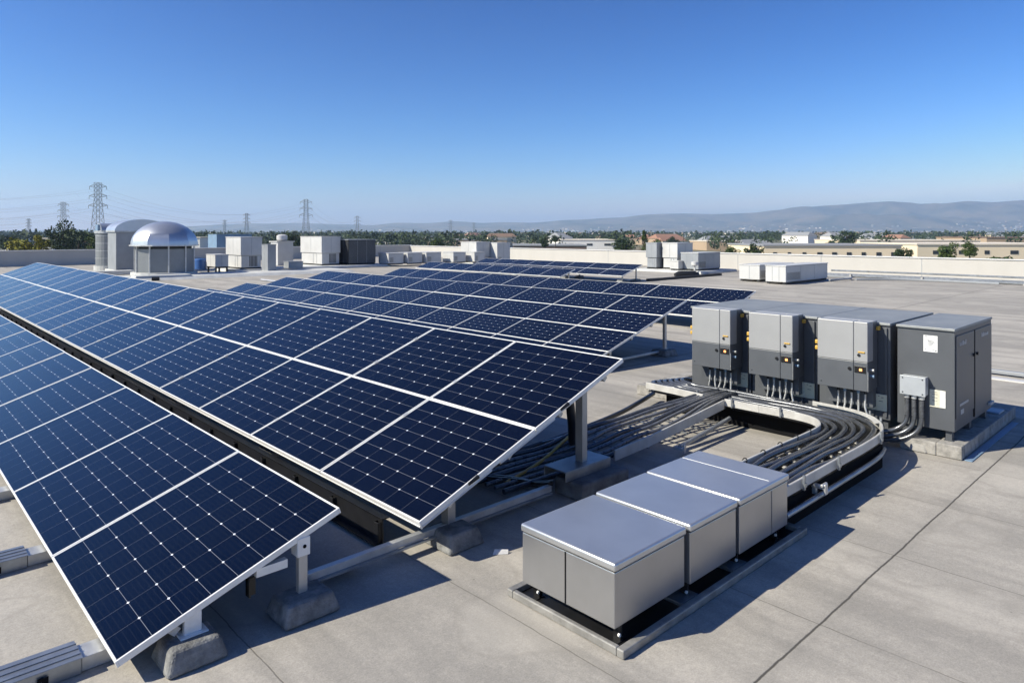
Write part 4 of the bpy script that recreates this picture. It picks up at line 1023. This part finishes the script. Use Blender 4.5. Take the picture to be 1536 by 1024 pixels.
# woodland and town read as masses
rg = np.random.default_rng(11)
C, Sz = [], []
def wood(n, dmin, dmax, pxa, pxb, hmin, hmax, q, size, skip=None):
    for _ in range(n):
        d = dmin*(dmax/dmin)**rg.uniform(); px = rg.uniform(pxa, pxb)
        if skip and skip(px, d): continue
        x, y = ray(px, d); h = rg.uniform(hmin, hmax)*(1+.3*mnoise.noise(Vector((x*.01, y*.01, 0)))); r = h*rg.uniform(.28, .45)
        P = rg.normal(size=(q, 3)); P /= np.linalg.norm(P, axis=1)[:, None]; P *= rg.uniform(.5, 1.05, (q, 1))
        P[:, 0] = x+P[:, 0]*r; P[:, 1] = y+P[:, 1]*r; P[:, 2] = -8+h*.55+P[:, 2]*h*.45
        C.append(P); Sz.append(rg.uniform(.6, 1.3, q)*size*h/10)
sk = lambda px, d: px > 690 and d < 620+240*mnoise.noise(Vector((px*.02, d*.004, 1)))*2 and rg.uniform() < .93
wood(2600, 380, 1000, -350, 1900, 7, 12.5, 40, 1.0, sk)
wood(3600, 900, 2200, -350, 1900, 8, 14, 14, 1.9, lambda px, d: px > 690 and mnoise.noise(Vector((px*.015, d*.003, 4))) > .15)
wood(4200, 2000, 5200, -350, 1900, 9, 16, 6, 3.2, lambda px, d: px > 800 and mnoise.noise(Vector((px*.02, d*.002, 9))) > .1)
C = np.concatenate(C); Sz = np.concatenate(Sz)
tag(quads_object('woodland', leaf_quads(C, Sz, rg), leaf_mat('woodland_foliage', (.022, .040, .016), (.055, .075, .03))), 'dark green belt of distant trees along the horizon', 'trees', kind='stuff')

# ================================================================ BUILDINGS OF THE VALLEY
def bmat(name, c): return mat(name, c, .85, 0, .1, .05, dirt=tuple(x*.6 for x in c))
M['b_cream'] = bmat('cream_wall', (.80, .66, .46)); M['b_white'] = bmat('white_wall', (.75, .72, .66)); M['b_tan'] = bmat('tan_wall', (.40, .30, .20))
M['r_grey'] = bmat('grey_flat_roof', (.26, .265, .27)); M['r_white'] = bmat('white_flat_roof', (.66, .58, .47)); M['r_red'] = bmat('terracotta_roof', (.30, .16, .105)); M['r_brown'] = bmat('brown_roof', (.20, .13, .09))
M['glass'] = mat('dark_window', (.03, .035, .04), .2)
def building(pxa, pxb, d, ytop, depth, wm, rm, label, wins=0, base=-8, name='warehouse', dark_band=False, cat='building', group=None, winh=1.3):
    """a long flat building whose front faces the roof terrace, from column pxa to pxb at distance d"""
    a = Vector(ray(pxa, d)); b = Vector(ray(pxb, d)); u = (b-a).normalized(); v = Vector((FX, FY)); ln = (b-a).length
    top = CAM_H-(ytop-349)*d/1041; t = thing(name, (a.x, a.y, base), label, cat, group)
    mt = Matrix(((u.x, v.x, 0, a.x), (u.y, v.y, 0, a.y), (0, 0, 1, 0), (0, 0, 0, 1)))
    MB().box(0, ln, 0, depth, base, top, mtx=mt).build('wall', wm, t)
    MB().box(-.3, ln+.3, -.3, depth+.3, top+.01, top+.5, mtx=mt).build('roof', rm, t)
    for k in range(wins):
        x = ln*(k+.6)/(wins+.3); w = ln/wins*.28*random.uniform(.6, 1.2)
        MB().box(x, x+w, -.12, -.02, top-2.6-winh*.5, top-2.6+winh*.5, mtx=mt).build('window', M['glass'], t)
    if dark_band: MB().box(ln*.45, ln*.98, -2.5, -.05, top-5.2, top-4.6, mtx=mt).build('canopy', M['r_grey'], t)
    return t
building(1146, 1352, 230, 369.5, 38, M['b_cream'], M['r_grey'], 'long cream building with grey roof and small windows beyond the right parapet', 9, dark_band=True)
building(1376, 1620, 250, 367.5, 40, M['b_cream'], M['r_white'], 'cream warehouse behind the double tree at the right', 6)
building(1290, 1470, 400, 361.5, 60, M['b_cream'], M['r_white'], 'pale warehouse with light roof behind the long cream building', 4)
building(1480, 1640, 420, 357, 50, M['b_tan'], M['r_brown'], 'tan building with brown roof at the far right', 3)
building(838, 925, 430, 360.5, 50, M['b_white'], M['r_white'], 'low white hall left of the pointed conifer', 3)
building(770, 880, 330, 369, 40, M['r_brown'], M['r_grey'], 'long dark roofed shed beyond the parapet corner', 0)
building(560, 600, 480, 361, 40, M['b_white'], M['r_grey'], 'pale flat hall right of the black coil box', 2)
building(1060, 1110, 420, 362.5, 40, M['b_tan'], M['r_white'], 'tan hall between the paired cooling units and the cream building', 2)
building(640, 760, 500, 360, 40, M['b_tan'], M['r_grey'], 'long low tan hall behind the white unit pair in the middle', 4)
building(8, 26, 420, 357.5, 15, M['b_white'], M['r_white'], 'small white building left of the yellow tree', 0)
building(62, 80, 400, 358, 15, M['b_white'], M['r_white'], 'small white building between the yellow tree and the big dark tree', 0)
building(282, 300, 330, 357, 15, M['b_white'], M['r_white'], 'small white house right of the dome', 1)
def house(px, d, w, dp, h, ry, wm, rm, label, group):
    x, y = ray(px, d); t = thing('house', (x, y, -8), label, 'house', group)
    mt = Matrix.Translation((x, y, -8)) @ Matrix.Rotation(ry, 4, 'Z')
    MB().box(-w/2, w/2, -dp/2, dp/2, 0, h, mtx=mt).build('wall', wm, t)
    vs = [mt @ Vector(p) for p in ((-w/2-.5, -dp/2-.5, h+.01), (w/2+.5, -dp/2-.5, h+.01), (w/2+.5, dp/2+.5, h+.01), (-w/2-.5, dp/2+.5, h+.01), (-w/2+dp*.2, 0, h+dp*.26), (w/2-dp*.2, 0, h+dp*.26))]
    MB().add(vs, ((0,3,2,1),(0,1,5,4),(1,2,5),(2,3,4,5),(3,0,4))).build('roof', rm, t)
    return t
hr = random.Random(5)
for k in range(64):
    px = hr.choice((hr.uniform(560, 960), hr.uniform(960, 1600), hr.uniform(960, 1600))); d = hr.uniform(420, 1350)
    red = hr.random() < .14
    house(px, d, hr.uniform(12, 30), hr.uniform(9, 15), hr.uniform(3.5, 8), hr.uniform(0, 3), hr.choice((M['b_cream'], M['b_white'], M['b_tan'])), M['r_red'] if red else hr.choice((M['r_brown'], M['r_grey'])),
          'small pale house with terracotta roof among the distant trees' if red else 'small pale house with dull roof among the distant trees', 'terracotta houses in the valley' if red else 'dull roofed houses in the valley')
q = MB()
for k in range(4600):
    px = hr.uniform(-100, 1750); d = 1500*(4.4)**(hr.random()**.6)
    if px < 700 and hr.random() < .75: continue
    x, y = ray(px, d); w = hr.uniform(8, 26)*(1+(d > 4500)*.1); h = hr.uniform(5, 13); z = -8
    if d > 5300: z = -8+ (349-ridge(px))*8000/1041*((d-5100)/2900)**1.5*.9
    mt = Matrix.Translation((x, y, z)) @ Matrix.Rotation(hr.uniform(0, 3), 4, 'Z')
    q.box(-w/2, w/2, -w/3, w/3, 0, h, mi=k % 3, mtx=mt)
tag(q.build('distant_town', [M['r_grey'], M['r_white'], M['b_tan']]), 'specks of the distant town at the foot of the hills', 'town', kind='stuff')

# ================================================================ PYLONS AND POWER LINES
def pylon(px, ytop, d, label, arms=3, base=-8, w=None, tk=.14, double=True):
    x, y = ray(px, d); top = CAM_H-(ytop-349)*d/1041; H = top-base; t = thing('pylon', (x, y, base), label, 'pylon', 'lattice power pylons')
    bw = w or H*.085; tw = bw*.42; k = H/40.
    u = Vector((FY, -FX, 0)); v = Vector((FX, FY, 0)); c = Vector((x, y, 0))
    def P(a, b, z):
        s = bw+(tw-bw)*min(1, z/(H*.75)); return c+u*a*s+v*b*s+Vector((0, 0, base+z))
    m = MB(); th = tk*k
    lv = [H*q for q in (0, .14, .27, .39, .50, .59, .67, .75, .82, .89, .95, 1.0)]
    for a in (-1, 1):
        for b in (-1, 1):
            for z0, z1 in zip(lv, lv[1:]): m.bar(P(a, b, z0), P(a, b, z1), th*1.3)
    for z0, z1 in zip(lv, lv[1:]):
        for s in (-1, 1):
            m.bar(P(-1, s, z0), P(1, s, z1), th*.7); m.bar(P(1, s, z0), P(-1, s, z1), th*.7)
            m.bar(P(s, -1, z0), P(s, 1, z1), th*.7); m.bar(P(s, 1, z0), P(s, -1, z1), th*.7)
        m.bar(P(-1, -1, z1), P(1, -1, z1), th*.7); m.bar(P(-1, 1, z1), P(1, 1, z1), th*.7)
    m.build('lattice_tower', M['pylon'], t)
    tips = []
    for j, (fz, ln) in enumerate(((.94, .125), (.80, .13), (.66, .14))[:arms]):
        z = H*fz; al = H*ln
        for s in (-1, 1):
            q = MB(); e = c+u*s*al+Vector((0, 0, base+z+.2)); 
            for b in (-1, 1): q.bar(P(s, b, z-H*.015), e, th); q.bar(P(s, b, z+H*.035), e, th)
            q.ring([e, e-Vector((0, 0, H*.045))], th*1.0, 6); tips.append(e-Vector((0, 0, H*.045)))
            q.build('cross_arm', M['pylon'], t)
    return tips
p1 = pylon(147, 274, 420, 'tallest lattice pylon, rising left of the domed ventilators')
p2 = pylon(95, 303, 640, 'second lattice pylon standing behind the big dark tree')
p3 = pylon(459, 299, 560, 'lattice pylon above the second tall white air conditioner')
p4 = pylon(536, 324, 900, 'smaller lattice pylon above the black coil box')
p5 = pylon(676, 330, 1100, 'small distant pylon left of the middle, standing alone above the trees', arms=3)
p6 = pylon(370, 320, 1000, 'thin distant pylon above the left white air conditioner', tk=.2)
p7 = pylon(43, 328, 1050, 'faint distant pylon above the yellow tree', tk=.2)
p8 = pylon(711, 334, 1500, 'faintest small pylon right of the lone distant one', tk=.2)
p9 = pylon(337, 330, 1400, 'tiny faint pylon right of the dome', tk=.2)
def line(pa, pb, sag, label, r=.035):
    r *= .85
    t = thing('power_line', tuple((pa[0]+pb[0])/2), label, 'power line', 'wires between the pylons')
    for a, b in zip(pa, pb):
        pts = [a.lerp(b, k/22)-Vector((0, 0, sag*4*(k/22)*(1-k/22))) for k in range(23)]
        MB().ring(pts, r, 4, cap=False).build('wire', M['wire'], t)
def off(px, ytop, d):   # attachment points of towers standing outside the picture
    x, y = ray(px, d); top = CAM_H-(ytop-349)*d/1041; H = top+8; u = Vector((FY, -FX, 0)); c = Vector((x, y, -8)); o = []
    for fz, ln in ((.94, .125), (.80, .13), (.66, .14)):
        for s in (-1, 1): o.append(c+u*s*H*ln+Vector((0, 0, H*fz-H*.04)))
    return o
line(off(-420, 250, 330), p1, 9, 'wires sweeping from the left edge to the tallest pylon')
line(p1, p3, 12, 'wires from the tallest pylon to the one above the white air conditioner')
line(off(-300, 285, 560), p2, 10, 'wires from the left edge to the pylon behind the dark tree', .04)
line(p2, p6, 12, 'wires from the pylon behind the dark tree towards the thin distant pylon', .045)
line(p3, p4, 10, 'wires between the pylons above the white unit and the black coil box', .04)
line(p4, p5, 12, 'wires from the small pylon to the lone distant one', .05)
line(off(-350, 315, 900), p7, 8, 'lowest wires from the left edge to the faint distant pylon', .05)

# ================================================================ HAZE
hz = MB(); hz.box(-13500, 13500, -13500, 13500, -9.2, 425)
ho = hz.build('haze', None) if False else None
me = bpy.data.meshes.new('haze'); me.from_pydata(hz.v, [], hz.f); ho = bpy.data.objects.new('haze', me); col.objects.link(ho)
hm = bpy.data.materials.new('haze_air'); hm.use_nodes = True; hn = hm.node_tree.nodes; hn.clear()
out = hn.new('ShaderNodeOutputMaterial'); pv = hn.new('ShaderNodeVolumePrincipled')
pv.inputs['Color'].default_value = (.53, .73, 1, 1); pv.inputs['Density'].default_value = 1.35e-4; pv.inputs['Anisotropy'].default_value = .2
hm.node_tree.links.new(pv.outputs[0], out.inputs['Volume']); me.materials.append(hm)
tag(ho, 'pale bluish haze in the air over the valley', 'haze', kind='stuff')
